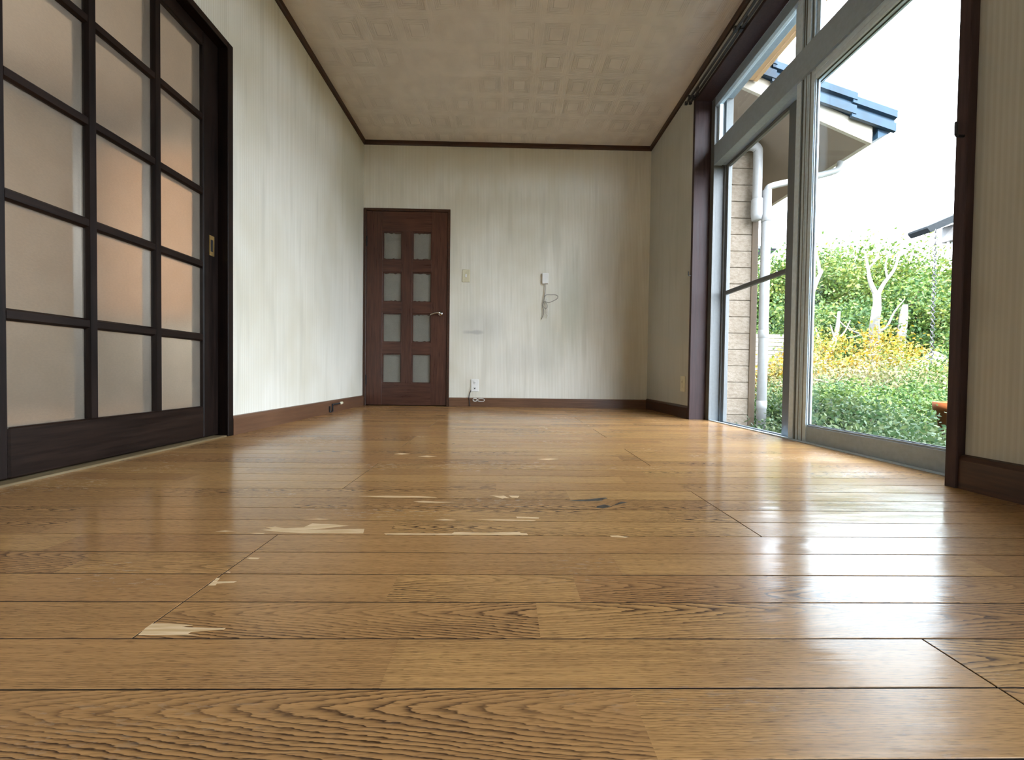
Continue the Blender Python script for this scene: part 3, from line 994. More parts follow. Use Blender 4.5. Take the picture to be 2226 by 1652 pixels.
# ------------------------------------------------------------------ curtain rails
cr = thing('curtain_rail', 'double dark curtain rail on brackets above the garden window', 'curtain rail', (XR, 1.0, 2.27))
for dx, dz in ((-0.055, -0.020), (-0.026, -0.016)):
    obj('rail', prism(bmesh.new(), [(dx - 0.006, dz - 0.006), (dx - 0.002, dz - 0.006), (dx - 0.002, dz - 0.003), (dx + 0.002, dz - 0.003), (dx + 0.002, dz - 0.006), (dx + 0.006, dz - 0.006), (dx + 0.006, dz + 0.006), (dx - 0.006, dz + 0.006)], 'Y', -0.05, 1.745), M['rail'], cr)
    obj('end_cap', B(dx - 0.010, dx + 0.010, 1.745, 1.760, dz - 0.011, dz + 0.011, bevel=0.002), M['black_metal'], cr)
for yb in (1.70, 1.165, 0.6, 0.05):
    br_ = obj('bracket', boxes([(-0.004, 0.0, yb - 0.018, yb + 0.018, -0.010, 0.050), (-0.068, -0.004, yb - 0.006, yb + 0.006, -0.008, -0.002), (-0.065, -0.045, yb - 0.012, yb + 0.012, -0.028, -0.006), (-0.036, -0.016, yb - 0.012, yb + 0.012, -0.026, -0.006)], 0.001), M['black_metal'], cr)

hk = obj('tieback_hook', tube(bmesh.new(), [(cx0 - 0.010, 1.085, 1.005), (cx0 - 0.030, 1.085, 1.005), (cx0 - 0.034, 1.085, 1.010), (cx0 - 0.034, 1.085, 1.045)], 0.004, 8), M['black_metal'])
box_b = bmesh.new()
tag(hk, 'small black curtain tieback hook on the near window post', 'hook')
hk2 = obj('tieback_hook', tube(bmesh.new(), [(cx0 + 0.002, WY1 + 0.012, 1.02), (cx0 - 0.016, WY1 + 0.012, 1.02), (cx0 - 0.019, WY1 + 0.012, 1.026), (cx0 - 0.019, WY1 + 0.012, 1.05)], 0.0035, 8), M['black_metal'])
tag(hk2, 'tiny dark tieback hook on the far window post', 'hook')

# ------------------------------------------------------------------ plates, boxes and cords on the walls
sw = thing('light_switch', 'cream light switch plate on the far wall right of the door', 'switch', (-0.369, YB, 1.2))
obj('plate', B(-0.036, 0.036, -0.007, 0, -0.058, 0.058, bevel=0.003), M['cream'], sw)
obj('rocker', B(-0.009, 0.009, -0.011, -0.006, -0.014, 0.014, bevel=0.002), M['white_pl'], sw)
obj('rocker_frame', boxes([(-0.014, -0.0105, -0.009, -0.006, -0.034, 0.034), (0.0105, 0.014, -0.009, -0.006, -0.034, 0.034), (-0.0105, 0.0105, -0.009, -0.006, 0.030, 0.034), (-0.0105, 0.0105, -0.009, -0.006, -0.034, -0.030)]), M['cream'], sw)

ot = thing('wall_outlet', 'white power outlet low on the far wall above the baseboard', 'outlet', (-0.278, YB, 0.197))
obj('plate', B(-0.036, 0.036, -0.008, 0, -0.057, 0.057, bevel=0.003), M['white_pl'], ot)
for zc in (0.024, -0.022):
    s_ = obj('socket', B(-0.011, 0.011, -0.010, -0.007, zc - 0.014, zc + 0.014, bevel=0.001), M['white_pl'], ot)
    obj('slot', boxes([(-0.006, -0.004, -0.0105, -0.0095, zc - 0.006, zc + 0.006), (0.004, 0.006, -0.0105, -0.0095, zc - 0.005, zc + 0.005)]), M['black_metal'], s_)
obj('round_jack', tube(bmesh.new(), [(0.0, -0.008, -0.030), (0.0, -0.016, -0.030)], 0.006, 12), M['black_metal'], ot)

oc = thing('wall_outlet', 'cream outlet plate low on the shaded wall left of the window', 'outlet', (XR, 2.829, 0.25))
obj('plate', B(-0.006, 0, -0.035, 0.035, -0.058, 0.058, bevel=0.0025), M['cream'], oc)
obj('socket', B(-0.009, -0.005, -0.012, 0.012, -0.030, 0.030, bevel=0.001), M['cream'], oc)
obj('slot', boxes([(-0.0095, -0.0088, -0.005, -0.003, 0.008, 0.020), (-0.0095, -0.0088, 0.003, 0.005, 0.008, 0.020)]), M['black_metal'], oc)

jb = thing('junction_box', 'small white cable box on the far wall with a loose cord', 'cable box', (0.357, YB, 1.186))
obj('cover', B(-0.029, 0.029, -0.024, 0, -0.049, 0.049, bevel=0.004), M['white_pl'], jb)
yv = -0.014
cord = [(0.002, yv, -0.045), (0.002, yv, -0.10), (-0.002, yv, -0.15), (-0.006, yv, -0.185), (-0.016, yv, -0.225), (-0.020, yv, -0.26), (-0.010, yv, -0.29), (-0.012, yv, -0.33), (-0.030, yv, -0.375)]
obj('cord', tube(bmesh.new(), smooth_path(cord, 5), 0.0032, 7), M['wire'], jb, True)
loop = [(-0.006, yv - .006, -0.175), (0.012, yv - .010, -0.152), (0.050, yv - .012, -0.150), (0.092, yv - .012, -0.150), (0.116, yv - .012, -0.162), (0.110, yv - .012, -0.186), (0.072, yv - .012, -0.208), (0.032, yv - .010, -0.222), (-0.004, yv - .006, -0.212), (-0.018, yv - .004, -0.245), (0.004, yv - .008, -0.278), (0.022, yv - .008, -0.262), (0.016, yv - .006, -0.230), (0.000, yv - .004, -0.222)]
obj('cord_loop', tube(bmesh.new(), smooth_path(loop, 5), 0.0030, 7), M['wire'], jb, True)
tw = [(0.0, yv - .004, -0.27), (0.018, yv - .008, -0.295), (0.008, yv - .010, -0.318), (0.028, yv - .008, -0.335), (0.022, yv - .004, -0.365)]
obj('cord_end', tube(bmesh.new(), smooth_path(tw, 5), 0.0026, 7), M['wire_w'], jb, True)
tw = [(0.0, yv - .002, -0.235), (0.016, yv - .006, -0.185), (0.012, yv - .004, -0.20), (0.030, yv - .006, -0.285), (0.038, yv - .004, -0.345)]
obj('cord_end', tube(bmesh.new(), smooth_path(tw, 5), 0.0022, 7), M['wire_w'], jb, True)

cc = thing('coax_cable', 'short white coiled cable lying against the baseboard under the outlet', 'cable', (-0.245, YB - 0.02, 0.062))
pts = []
for i in range(34):
    t = i / 33 * 2 * math.pi * 2.0
    pts.append((0.020 * math.cos(t) - 0.028, -0.004 - 0.003 * math.sin(t * .5), 0.013 * math.sin(t) + 0.001 * i / 10))
obj('coil', tube(bmesh.new(), pts, 0.0030, 7), M['wire_w'], cc, True)
pts = [(-0.008, -0.006, 0.0), (0.008, -0.008, 0.012), (0.040, -0.008, 0.013), (0.058, -0.007, 0.004), (0.050, -0.006, -0.010), (0.020, -0.006, -0.012), (-0.004, -0.005, -0.006)]
obj('loop', tube(bmesh.new(), smooth_path(pts, 5), 0.0028, 7), M['wire_w'], cc, True)
bc = [(-0.313, YB - 0.008, 0.150), (-0.326, YB - 0.012, 0.115), (-0.330, YB - 0.016, 0.075), (-0.322, YB - 0.018, 0.030), (-0.318, YB - 0.024, 0.004)]
blk = tag(obj('black_cable', tube(bmesh.new(), smooth_path(bc, 5), 0.0035, 7), M['black_metal'], None, True), 'thin black cable running from beside the low outlet to the floor', 'cable')

ds = thing('door_stop', 'small dark bracket with a pale knob on the left baseboard', 'door stop', (XL + 0.013, 2.90, 0.0))
obj('bracket', boxes([(0.0, 0.010, -0.050, -0.038, 0.010, 0.052), (0.0, 0.010, -0.006, 0.006, 0.010, 0.068), (0.0, 0.010, -0.038, -0.006, 0.006, 0.016)], 0.001), M['black_metal'], ds)
obj('arm', tube(bmesh.new(), [(0.005, 0.0, 0.062), (0.030, 0.020, 0.066), (0.040, 0.050, 0.068)], 0.006, 8), M['black_metal'], ds)
obj('knob', tube(bmesh.new(), [(0.040, 0.048, 0.068), (0.042, 0.056, 0.068), (0.044, 0.074, 0.069), (0.045, 0.080, 0.069)], [0.006, 0.011, 0.011, 0.006], 10), M['cream'], ds, True)

# ------------------------------------------------------------------ neighbouring room behind the frosted glass, hall behind the far door
SX0, SX1 = -4.2, XL - TL
sr = boxes([(SX0, SX1, YR - .1, YR, 0, ZC), (SX0, SX1, YB, YB + .1, 0, ZC), (SX0 - .1, SX0, YR, 0.1, 0, ZC), (SX0 - .1, SX0, 2.5, YB, 0, ZC), (SX0 - .1, SX0, 0.1, 2.5, 0, 0.72), (SX0 - .1, SX0, 0.1, 2.5, 1.92, ZC)])
M['side_wall'] = plain('side_room_wall', (0.60, 0.55, 0.46), 0.8)
w = obj('wall_side_room', sr, M['side_wall'])
tag(w, 'beige walls of the next room dimly seen through the frosted panes', 'wall', kind='structure')
w = obj('ceiling_side_room', B(SX0 - .1, SX1, YR - .1, YB + .1, ZC, ZC + .1), plain('side_room_ceiling_boards', (0.22, 0.17, 0.12), 0.7))
tag(w, 'brown board ceiling of the next room behind the frosted panes', 'ceiling', kind='structure')
w = obj('floor_side_room', B(SX0 - .1, SX1 + 0.002, YR - .1, YB + .1, -0.05, 0.001), dark_wood('side_room_floor', (0.20, 0.12, 0.06), (0.30, 0.19, 0.10), 0.4, 'X'))
tag(w, 'brown floor of the next room behind the frosted panes', 'floor', kind='structure')
bm = bmesh.new()  # invented hanging, added to tint the frosted panes with a warm glow
prof = [(-4.16 + 0.022 * i, 3.44 + 0.022 * math.sin(i * 1.3)) for i in range(52)]
prism(bm, prof + [(x, y + 0.012) for x, y in prof[::-1]], 'Z', 0.75, 2.25)
tag(obj('glow_curtain', bm, plain('glow_curtain_cloth', (0.74, 0.50, 0.32), 0.9)), 'made-up tan curtain in the next room, added for a warm glow in the frosted panes', 'curtain')
hl = boxes([(XL - T, 0.2, YB + 1.5, YB + 1.6, 0, ZC), (XL - T - .1, XL - T, YB + T, YB + 1.5, 0, ZC), (0.2, 0.3, YB + T, YB + 1.5, 0, ZC), (XL - T, 0.2, YB + T, YB + 1.5, ZC, ZC + .05), (XL - T, 0.2, YB + T, YB + 1.5, -0.05, 0)])
w = obj('wall_hall', hl, M['side_wall'])
tag(w, 'beige hallway walls behind the panes of the far door', 'wall', kind='structure')

# ================================================================== OUTDOORS
w = obj('ground', B(1.49, 60, -25, 60, GROUND - 0.3, GROUND), M['soil'])
tag(w, 'dark garden soil under the weeds outside the window', 'ground', kind='structure')

# eave of this house over the window
ev = thing('house_eave', 'beige underside and fascia of the eave above the transom', 'eave', (1.49, 0, 2.60), kind='structure')
obj('soffit', B(0.003, 0.40, -4.0, 2.98, 0.0, 0.02), M['eave_soffit'], ev)
obj('fascia', B(0.40, 0.43, -4.0, 2.98, -0.012, 0.17, bevel=0.002), M['eave_soffit'], ev)
obj('roof_slab', prism(bmesh.new(), [(0.50, 0.17), (0.50, 0.22), (-3.2, 1.70), (-3.2, 1.65)], 'Y', -4.0, 7.0), M['tile'], ev)
obj('roof_slab', prism(bmesh.new(), [(-3.2, 1.70), (-3.2, 1.65), (-7.0, 0.13), (-7.0, 0.18)], 'Y', -4.0, 7.0), M['tile'], ev)  # unseen rear slope, added to keep sun out of the side room

# wing of the house: siding wall, gable eave, pipes
wg = thing('house_wing', 'projecting house wing with cream siding and a blue tiled gable eave', 'building', (1.495, 3.50, GROUND))
WX = 2.285 - 1.495
pitch = 0.150
zc0 = -GROUND - 0.045 + 0.0
obj('wall_core', B(0.0, WX - 0.006, 0.012, 3.4, 0.0, 2.80 ), M['siding'], wg)
zz = zc0 - 3 * pitch
sid = None
for i in range(-3, 18):
    a, b = max(0.02, zc0 + i * pitch), zc0 + (i + 1) * pitch
    if b < 0.05 or a > 2.76:
        continue
    o = obj('siding_course', B(0.0, WX - 0.045, 0.0, 0.016, a + 0.003, b - 0.003, bevel=0.003), M['siding'], wg)
obj('corner_trim', boxes([(WX - 0.045, WX + 0.012, -0.008, 0.012, 0.02, 2.72), (WX - 0.008, WX + 0.012, 0.012, 0.06, 0.02, 2.72)], 0.002), M['corner'], wg)
# sloped eave:  z = ZE + 0.40 * (XE - x)
XE, ZE, YF, SL = 2.850, 2.150, 3.000, 0.40
YFl = YF - 3.50


def lz(x):
    return ZE + SL * (XE - x) - GROUND


def lx(x):
    return x - 1.495


def slab(x0, x1, dz0, dz1, y0, y1):
    return prism(bmesh.new(), [(lx(x0), lz(x0) + dz0), (lx(x1), lz(x1) + dz0), (lx(x1), lz(x1) + dz1), (lx(x0), lz(x0) + dz1)], 'Y', y0, y1)


obj('soffit', slab(XE - 0.02, 1.51, 0.0, 0.02, YFl + 0.02, 3.4), M['soffit'], wg)
obj('rake_fascia', slab(XE, 1.51, -0.004, 0.128, YFl - 0.005, YFl + 0.02), M['fascia'], wg)
obj('eave_fascia', slab(XE + 0.0, XE - 0.02, -0.004, 0.12, YFl + 0.02, 3.4), M['fascia'], wg)
obj('roof_deck', slab(XE + 0.10, 1.51, 0.130, 0.175, YFl - 0.02, 3.4), M['tile'], wg)
# verge tiles, lowest first
for i in range(4):
    xa = XE + 0.145 - i * 0.315
    xb = xa - 0.345
    lift = 0.0
    bm = bmesh.new()
    prof = [(YFl - 0.030, 0.100), (YFl - 0.050, 0.103), (YFl - 0.052, 0.165), (YFl - 0.036, 0.175), (YFl - 0.036, 0.197), (YFl - 0.058, 0.205), (YFl - 0.060, 0.255), (YFl - 0.045, 0.275), (YFl + 0.10, 0.275), (YFl + 0.24, 0.234), (YFl + 0.24, 0.202), (YFl - 0.030, 0.197)]
    v0, v1 = [], []
    for (yy, dz) in prof:
        v0.append(bm.verts.new((lx(xa), yy, lz(xa) + dz + 0.022)))
        v1.append(bm.verts.new((lx(xb), yy + 0.006, lz(xb) + dz - 0.004)))
    n = len(prof)
    for k in range(n):
        bm.faces.new((v0[k], v0[(k + 1) % n], v1[(k + 1) % n], v1[k]))
    bm.faces.new(v0)
    bm.faces.new(v1[::-1])
    bmesh.ops.recalc_face_normals(bm, faces=bm.faces)
    obj('verge_tile', bm, M['tile'], wg)
obj('eave_end_tile', prism(bmesh.new(), [(lx(XE) + 0.03, lz(XE) + 0.03), (lx(XE) + 0.13, lz(XE) + 0.075), (lx(XE) + 0.13, lz(XE) + 0.115), (lx(XE) + 0.03, lz(XE) + 0.125)], 'Y', YFl - 0.02, 3.4), M['tile'], wg)

dp = thing('downpipe', 'white rain pipe running down the corner of the siding wall', 'pipe', (2.265, 3.43, GROUND))
zt = 2.30 - GROUND
r0 = 0.038
obj('upper_pipe', tube(bmesh.new(), smooth_path([(-0.20, 0.04, zt + 0.075), (-0.10, -0.01, zt + 0.06), (-0.055, -0.02, zt + 0.03), (-0.045, -0.02, zt - 0.05), (-0.045, -0.02, zt - 0.45)], 6), 0.037, 14), M['pvc'], dp, True)
obj('reducer', lathe(bmesh.new(), [(0.038, zt - 0.60), (0.046, zt - 0.55), (0.046, zt - 0.42), (0.044, zt - 0.415)], 16, -0.045, -0.02), M['pvc'], dp, True)
obj('lower_pipe', tube(bmesh.new(), [(0.035, -0.03, zt - 0.34), (0.035, -0.03, 0.0)], r0, 16), M['pvc'], dp, True)
for zb in (zt - 0.58, 1.05, 0.42):
    obj('pipe_joint', lathe(bmesh.new(), [(0.0395, zb - 0.035), (0.042, zb - 0.033), (0.042, zb + 0.033), (0.0395, zb + 0.035)], 16, 0.035, -0.03), M['pvc'], dp, True)
obj('branch_pipe', tube(bmesh.new(), smooth_path([(0.035, -0.03, zt - 0.40), (0.040, -0.03, zt - 0.33), (0.085, -0.04, zt - 0.300), (0.30, -0.09, zt - 0.265), (0.52, -0.14, zt - 0.225), (0.575, -0.155, zt - 0.19), (0.585, -0.16, zt - 0.12)], 6), 0.027, 14), M['pvc'], dp, True)
obj('gutter_outlet', lathe(bmesh.new(), [(0.028, zt - 0.135), (0.034, zt - 0.13), (0.036, zt - 0.09), (0.055, zt - 0.05), (0.058, zt - 0.03)], 16, 0.585, -0.16), M['pvc'], dp, True)
gt = obj('rain_gutter', prism(bmesh.new(), [(0.0, 0.0), (0.012, -0.045), (0.05, -0.060), (0.088, -0.045), (0.10, 0.0), (0.095, 0.0), (0.083, -0.040), (0.05, -0.054), (0.017, -0.040), (0.005, 0.0)], 'Y', 0.0, 3.6), M['pvc'])
gt.location = (XE - 0.005, 3.14, 2.262)
tag(gt, 'white half-round gutter along the low eave of the house wing', 'gutter')

# ------------------------------------------------------------------ vegetation builders
rv = np.random.default_rng(4)


def leaves_mesh(name, centers, spread, n_each, size, flat=0.75, elong=1.8):
    cen = np.repeat(np.asarray(centers, float), n_each, axis=0)
    N = len(cen)
    sp = np.repeat(np.asarray(spread, float), n_each)[:, None] if np.ndim(spread) else spread
    pos = cen + rv.normal(0, 1, (N, 3)) * sp * np.array([1, 1, flat])
    d = rv.normal(0, 1, (N, 3)) + np.array([0, 0, -0.25])
    d /= np.linalg.norm(d, axis=1)[:, None]
    nrm = rv.normal(0, 1, (N, 3)) + np.array([0, 0, 1.1])
    s = np.cross(d, nrm)
    s /= np.linalg.norm(s, axis=1)[:, None] + 1e-9
    L = size * rv.uniform(0.6, 1.3, (N, 1))
    wv = L / elong
    V4 = np.stack([pos, pos + d * L * 0.45 + s * wv * 0.5, pos + d * L, pos + d * L * 0.45 - s * wv * 0.5], axis=1).reshape(-1, 3)
    me = bpy.data.meshes.new(name)
    me.vertices.add(4 * N)
    me.vertices.foreach_set('co', V4.ravel())
    me.loops.add(4 * N)
    me.loops.foreach_set('vertex_index', np.arange(4 * N))
    me.polygons.add(N)
    me.polygons.foreach_set('loop_start', np.arange(0, 4 * N, 4))
    me.polygons.foreach_set('loop_total', np.full(N, 4))
    me.update()
    me.validate()
    return me


def branchy(bm, base, height, r0, n_br, spread, rng, seg=7, lean=(0, 0)):
    """trunk with forked limbs; returns the limb tips"""
    b = Vector(base)
    pts, n = [], 6
    for i in range(n + 1):
        t = i / n
        pts.append(b + Vector((lean[0] * t + rng.uniform(-1, 1) * 0.03 * height * t, lean[1] * t + rng.uniform(-1, 1) * 0.03 * height * t, height * t)))
    tube(bm, pts, [r0 * (1 - 0.65 * i / n) for i in range(n + 1)], seg)
    tips = [pts[-1]]
    for k in range(n_br):
        t = rng.uniform(0.35, 0.95)
        i = min(n - 1, int(t * n))
        p = pts[i].lerp(pts[i + 1], t * n - i)
        a = rng.uniform(0, 2 * math.pi)
        ln = spread * rng.uniform(0.55, 1.1)
        up = rng.uniform(0.25, 0.9)
        q1 = p + Vector((math.cos(a) * ln * .5, math.sin(a) * ln * .5, ln * up * .45))
        q2 = q1 + Vector((math.cos(a + rng.uniform(-.5, .5)) * ln * .5, math.sin(a + rng.uniform(-.5, .5)) * ln * .5, ln * up * .6))
        rr = r0 * (1 - 0.65 * t) * 0.55
        tube(bm, [p, q1, q2], [rr, rr * .65, rr * .25], 5)
        tips.append(q2)
        for j in range(2):
            q3 = q1 + Vector((rng.uniform(-1, 1), rng.uniform(-1, 1), rng.uniform(0.2, 1.0))) * ln * 0.4
            tube(bm, [q1, q3], [rr * .5, rr * .15], 4)
            tips.append(q3)
    return tips


def tree(name, label, x, y, h, rad, leafmat, n, size, seed, group=None, bark='bark', trunk_r=0.09, crown_low=0.25, cl=60, cs=None):
    rng = random.Random(seed)
    t = thing(name, label, 'tree', (x, y, GROUND), group)
    bm = bmesh.new()
    tips = branchy(bm, (0, 0, 0), h * 0.78, trunk_r, 9, rad * 0.8, rng)
    obj('trunk', bm, M[bark], t, True)
    cen = [tuple(p) for p in tips]
    while len(cen) < cl:
        v = Vector((rng.gauss(0, 1), rng.gauss(0, 1), rng.gauss(0, 1))).normalized() * (rng.uniform(0.55, 1.0))
        zc = h * (crown_low + (1 - crown_low) * 0.5)
        cen.append((v.x * rad, v.y * rad, zc + v.z * h * (1 - crown_low) * 0.48))
    me = leaves_mesh('foliage', cen, cs or rad * 0.20, max(1, n // len(cen)), size)
    f = from_mesh('foliage', me, M[leafmat], t)
    f['kind'] = 'stuff'
    return t


def shrub(name, label, x, y, h, rx, ry, leafmat, n, size, seed, group=None, twigs=14, twigmat='twig', cl=40, cat='shrub', cs=0.16):
    rng = random.Random(seed)
    t = thing(name, label, cat, (x, y, GROUND), group)
    bm = bmesh.new()
    cen = []
    for k in range(twigs):
        a, q = rng.uniform(0, 2 * math.pi), math.sqrt(rng.random())
        tip = Vector((math.cos(a) * rx * q, math.sin(a) * ry * q, h * rng.uniform(0.55, 1.0) * (1 - 0.35 * q * q)))
        b0 = Vector((tip.x * 0.25, tip.y * 0.25, 0))
        mid = b0.lerp(tip, 0.55) + Vector((rng.uniform(-1, 1), rng.uniform(-1, 1), 0)) * 0.06
        tube(bm, [b0, mid, tip], [0.012, 0.008, 0.003], 5)
        cen.append(tuple(tip))
        cen.append(tuple(mid))
    obj('stems', bm, M[twigmat], t)
    while len(cen) < cl:
        a, q = rng.uniform(0, 2 * math.pi), math.sqrt(rng.random())
        zt_ = h * (1 - 0.4 * q * q)
        cen.append((math.cos(a) * rx * q, math.sin(a) * ry * q, zt_ * rng.uniform(0.35, 1.0)))
    me = leaves_mesh('foliage', cen, cs, max(1, n // len(cen)), size)
    f = from_mesh('foliage', me, M[leafmat], t)
    f['kind'] = 'stuff'
    return t


# ------------------------------------------------------------------ trees along the back of the garden
GT = 'trees along the back of the garden'
tree('garden_tree', 'sunlit green tree directly behind the bleached bare trunk', 9.6, 11.6, 4.5, 1.9, 'leaf_a', 16000, 0.11, 1, GT)
tree('garden_tree', 'broad green tree behind the window stile left of the bare trunk', 8.3, 12.4, 4.7, 1.9, 'leaf_b', 16000, 0.11, 2, GT)
tree('garden_tree', 'bright yellow-green tree behind the hanging rain chain', 12.4, 12.0, 4.7, 2.0, 'leaf_a', 16000, 0.11, 3, GT)
tree('garden_tree', 'green tree at the edge of the near window post', 14.4, 12.4, 4.9, 2.0, 'leaf_a', 14000, 0.11, 4, GT)
tree('garden_tree', 'low dark green tree between the bare trunk and the ivy trunk', 7.9, 9.8, 2.9, 1.2, 'leaf_b', 12000, 0.09, 5, GT)
tree('garden_tree', 'green tree above the pale board fence beside the rain pipe', 8.6, 14.0, 4.9, 1.8, 'leaf_a', 14000, 0.11, 6, GT)
tree('garden_tree', 'dark green tree low behind the yellow bush', 10.6, 10.2, 3.1, 1.5, 'leaf_b', 13000, 0.095, 7, GT)
tree('garden_tree', 'pale green tree furthest back between the two tall trees', 11.6, 14.8, 5.3, 2.2, 'leaf_a', 14000, 0.12, 8, GT)
tree('garden_tree', 'green tree beyond the neighbouring eave', 16.8, 13.2, 5.0, 2.2, 'leaf_a', 7000, 0.17, 9, GT)
tree('garden_tree', 'low bright green tree under the rain chain', 11.4, 9.8, 2.8, 1.4, 'leaf_a', 13000, 0.09, 10, GT)

# bleached dead tree and stumps
bt = thing('bare_tree', 'bleached leafless tree with forked white limbs above the yellow bush', 'tree', (7.80, 8.0, GROUND))
bm = bmesh.new()
zb = -GROUND
tube(bm, smooth_path([(0.02, 0, 0.3), (0.0, 0, zb + 0.9), (-0.02, 0, zb + 1.45), (0.02, 0, zb + 1.85), (0.0, 0, zb + 2.1)], 4), [0.105] * 4 + [0.095] * 4 + [0.08] * 4 + [0.068] * 5, 9)
for pts, r_ in (([(0.0, 0, zb + 2.05), (-0.12, 0.02, zb + 2.35), (-0.20, 0.0, zb + 2.65), (-0.22, 0.05, zb + 2.95)], 0.07),
                ([(-0.19, 0, zb + 2.6), (-0.04, 0, zb + 2.78), (0.05, 0, zb + 3.0)], 0.03),
                ([(0.02, 0, zb + 2.02), (0.20, 0.05, zb + 2.30), (0.36, 0.0, zb + 2.58), (0.52, 0.06, zb + 2.9), (0.60, 0.05, zb + 3.1)], 0.062),
                ([(0.26, 0.03, zb + 2.4), (0.28, 0.1, zb + 2.75), (0.40, 0.1, zb + 3.15)], 0.03),
                ([(0.02, 0, zb + 1.25), (0.25, 0.0, zb + 1.40), (0.50, 0.1, zb + 1.72), (0.72, 0.1, zb + 2.0)], 0.045),
                ([(0.0, 0, zb + 1.15), (-0.30, 0.0, zb + 1.22), (-0.62, 0.0, zb + 1.36), (-0.85, 0.05, zb + 1.62)], 0.045),
                ([(-0.3, 0, zb + 1.22), (-0.55, -0.1, zb + 1.15), (-0.8, -0.1, zb + 1.12)], 0.022),
                ([(0.02, 0, zb + 0.98), (0.30, 0.0, zb + 1.05), (0.62, 0.05, zb + 1.12)], 0.03),
                ([(-0.5, 0, zb + 1.3), (-0.6, 0.05, zb + 1.5)], 0.015)):
    sp_ = smooth_path(pts, 4)
    tube(bm, sp_, [0.72 * r_ * (1 - 0.75 * i / (len(sp_) - 1)) for i in range(len(sp_))], 7)
obj('trunk', bm, M['bark_pale'], bt, True)

bt2 = thing('bare_tree', 'short bleached stump with a fork left of the yellow bush', 'tree', (6.75, 7.9, GROUND))
bm = bmesh.new()
for pts, r_ in (([(-0.08, 0, 0.2), (-0.05, 0, zb + 0.6), (0.06, 0, zb + 1.0), (0.14, 0, zb + 1.25), (0.18, 0, zb + 1.68)], 0.085), ([(0.0, 0, zb + 0.75), (-0.16, 0, zb + 0.95), (-0.32, 0, zb + 1.35)], 0.04), ([(0.1, 0, zb + 1.1), (0.0, 0, zb + 1.4)], 0.025), ([(0.1, 0, zb + 1.05), (0.3, 0, zb + 1.25), (0.42, 0, zb + 1.5)], 0.025)):
    sp_ = smooth_path(pts, 4)
    tube(bm, sp_, [r_ * (1 - 0.7 * i / (len(sp_) - 1)) for i in range(len(sp_))], 7)
obj('trunk', bm, M['bark_pale'], bt2, True)

bt3 = thing('bare_tree', 'pale broken trunk standing left of the rain chain', 'tree', (9.35, 9.0, GROUND))
bm = bmesh.new()
tube(bm, [(0, 0, 0.2), (0.03, 0, zb + 1.0), (0.10, 0, zb + 1.8), (0.13, 0, zb + 2.05)], [0.12, 0.10, 0.08, 0.05], 8)
obj('trunk', bm, M['bark_pale'], bt3, True)

# ivy trunk beside the sash stile
iv = thing('ivy_trunk', 'pale leaning trunk wrapped in ivy beside the sash stile', 'tree', (6.55, 8.2, GROUND))
bm = bmesh.new()
for pts, r_ in (([(0.0, 0, 0.2), (-0.05, 0, zb + 1.2), (-0.02, 0, zb + 1.9), (0.10, 0, zb + 2.3), (0.24, 0, zb + 2.6)], 0.09), ([(0.2, 0, zb + 2.5), (0.14, 0, zb + 2.85), (0.06, 0, zb + 3.1)], 0.035)):
    sp_ = smooth_path(pts, 4)
    tube(bm, sp_, [r_ * (1 - 0.65 * i / (len(sp_) - 1)) for i in range(len(sp_))], 7)
obj('trunk', bm, M['bark_pale'], iv, True)
cen = [(R.gauss(0, .16), R.gauss(0, .16), zb + R.uniform(0.5, 1.75)) for _ in range(26)] + [(R.gauss(.25, .25), R.gauss(0, .2), zb + R.uniform(0.5, 1.0)) for _ in range(14)]
f = from_mesh('foliage', leaves_mesh('foliage', cen, 0.11, 60, 0.085), M['leaf_a'], iv)
f['kind'] = 'stuff'

# bushes
shrub('garden_bush', 'yellow and orange leaved bush in front of the bare tree', 6.05, 6.6, 1.50, 1.15, 0.75, 'leaf_y', 13000, 0.055, 21, twigs=22, cl=80, cs=0.15)
shrub('garden_bush', 'small yellowish bush at the foot of the ivy trunk', 4.60, 5.9, 1.05, 0.55, 0.5, 'leaf_y', 2600, 0.07, 22, twigs=14, cl=40, cs=0.14)
shrub('garden_bush', 'mixed dry and green bush below the yellow leaves', 4.6, 5.1, 0.95, 0.85, 0.6, 'leaf_d', 8000, 0.042, 23, twigs=24, cl=60)
shrub('garden_bush', 'bare twiggy bush in front of the pale stones', 5.15, 5.0, 0.95, 0.65, 0.5, 'leaf_d', 1500, 0.05, 24, twigs=40, cl=50)
shrub('garden_bush', 'bright green bush by the near window post under the chain', 6.1, 5.3, 0.85, 0.65, 0.6, 'leaf_a', 8000, 0.05, 25, twigs=16, cl=50)
shrub('garden_bush', 'green bush behind the pale stones', 9.9, 8.7, 1.7, 0.9, 0.8, 'leaf_b', 4000, 0.09, 26, twigs=20, cl=50)
shrub('garden_bush', 'dark bush growing before the pale board fence', 4.35, 6.2, 0.85, 0.55, 0.5, 'leaf_d', 2600, 0.06, 27, twigs=26, cl=50)
shrub('garden_bush', 'bare twiggy bush above the pale board fence', 7.0, 10.0, 2.2, 0.9, 0.6, 'leaf_b', 1800, 0.08, 28, twigs=36, twigmat='bark_pale', cl=80, cs=0.2)
shrub('garden_bush', 'leafy green bush at the right beyond the rain chain', 8.6, 6.7, 1.3, 0.9, 0.7, 'leaf_b', 4500, 0.08, 29, twigs=20, cl=60)
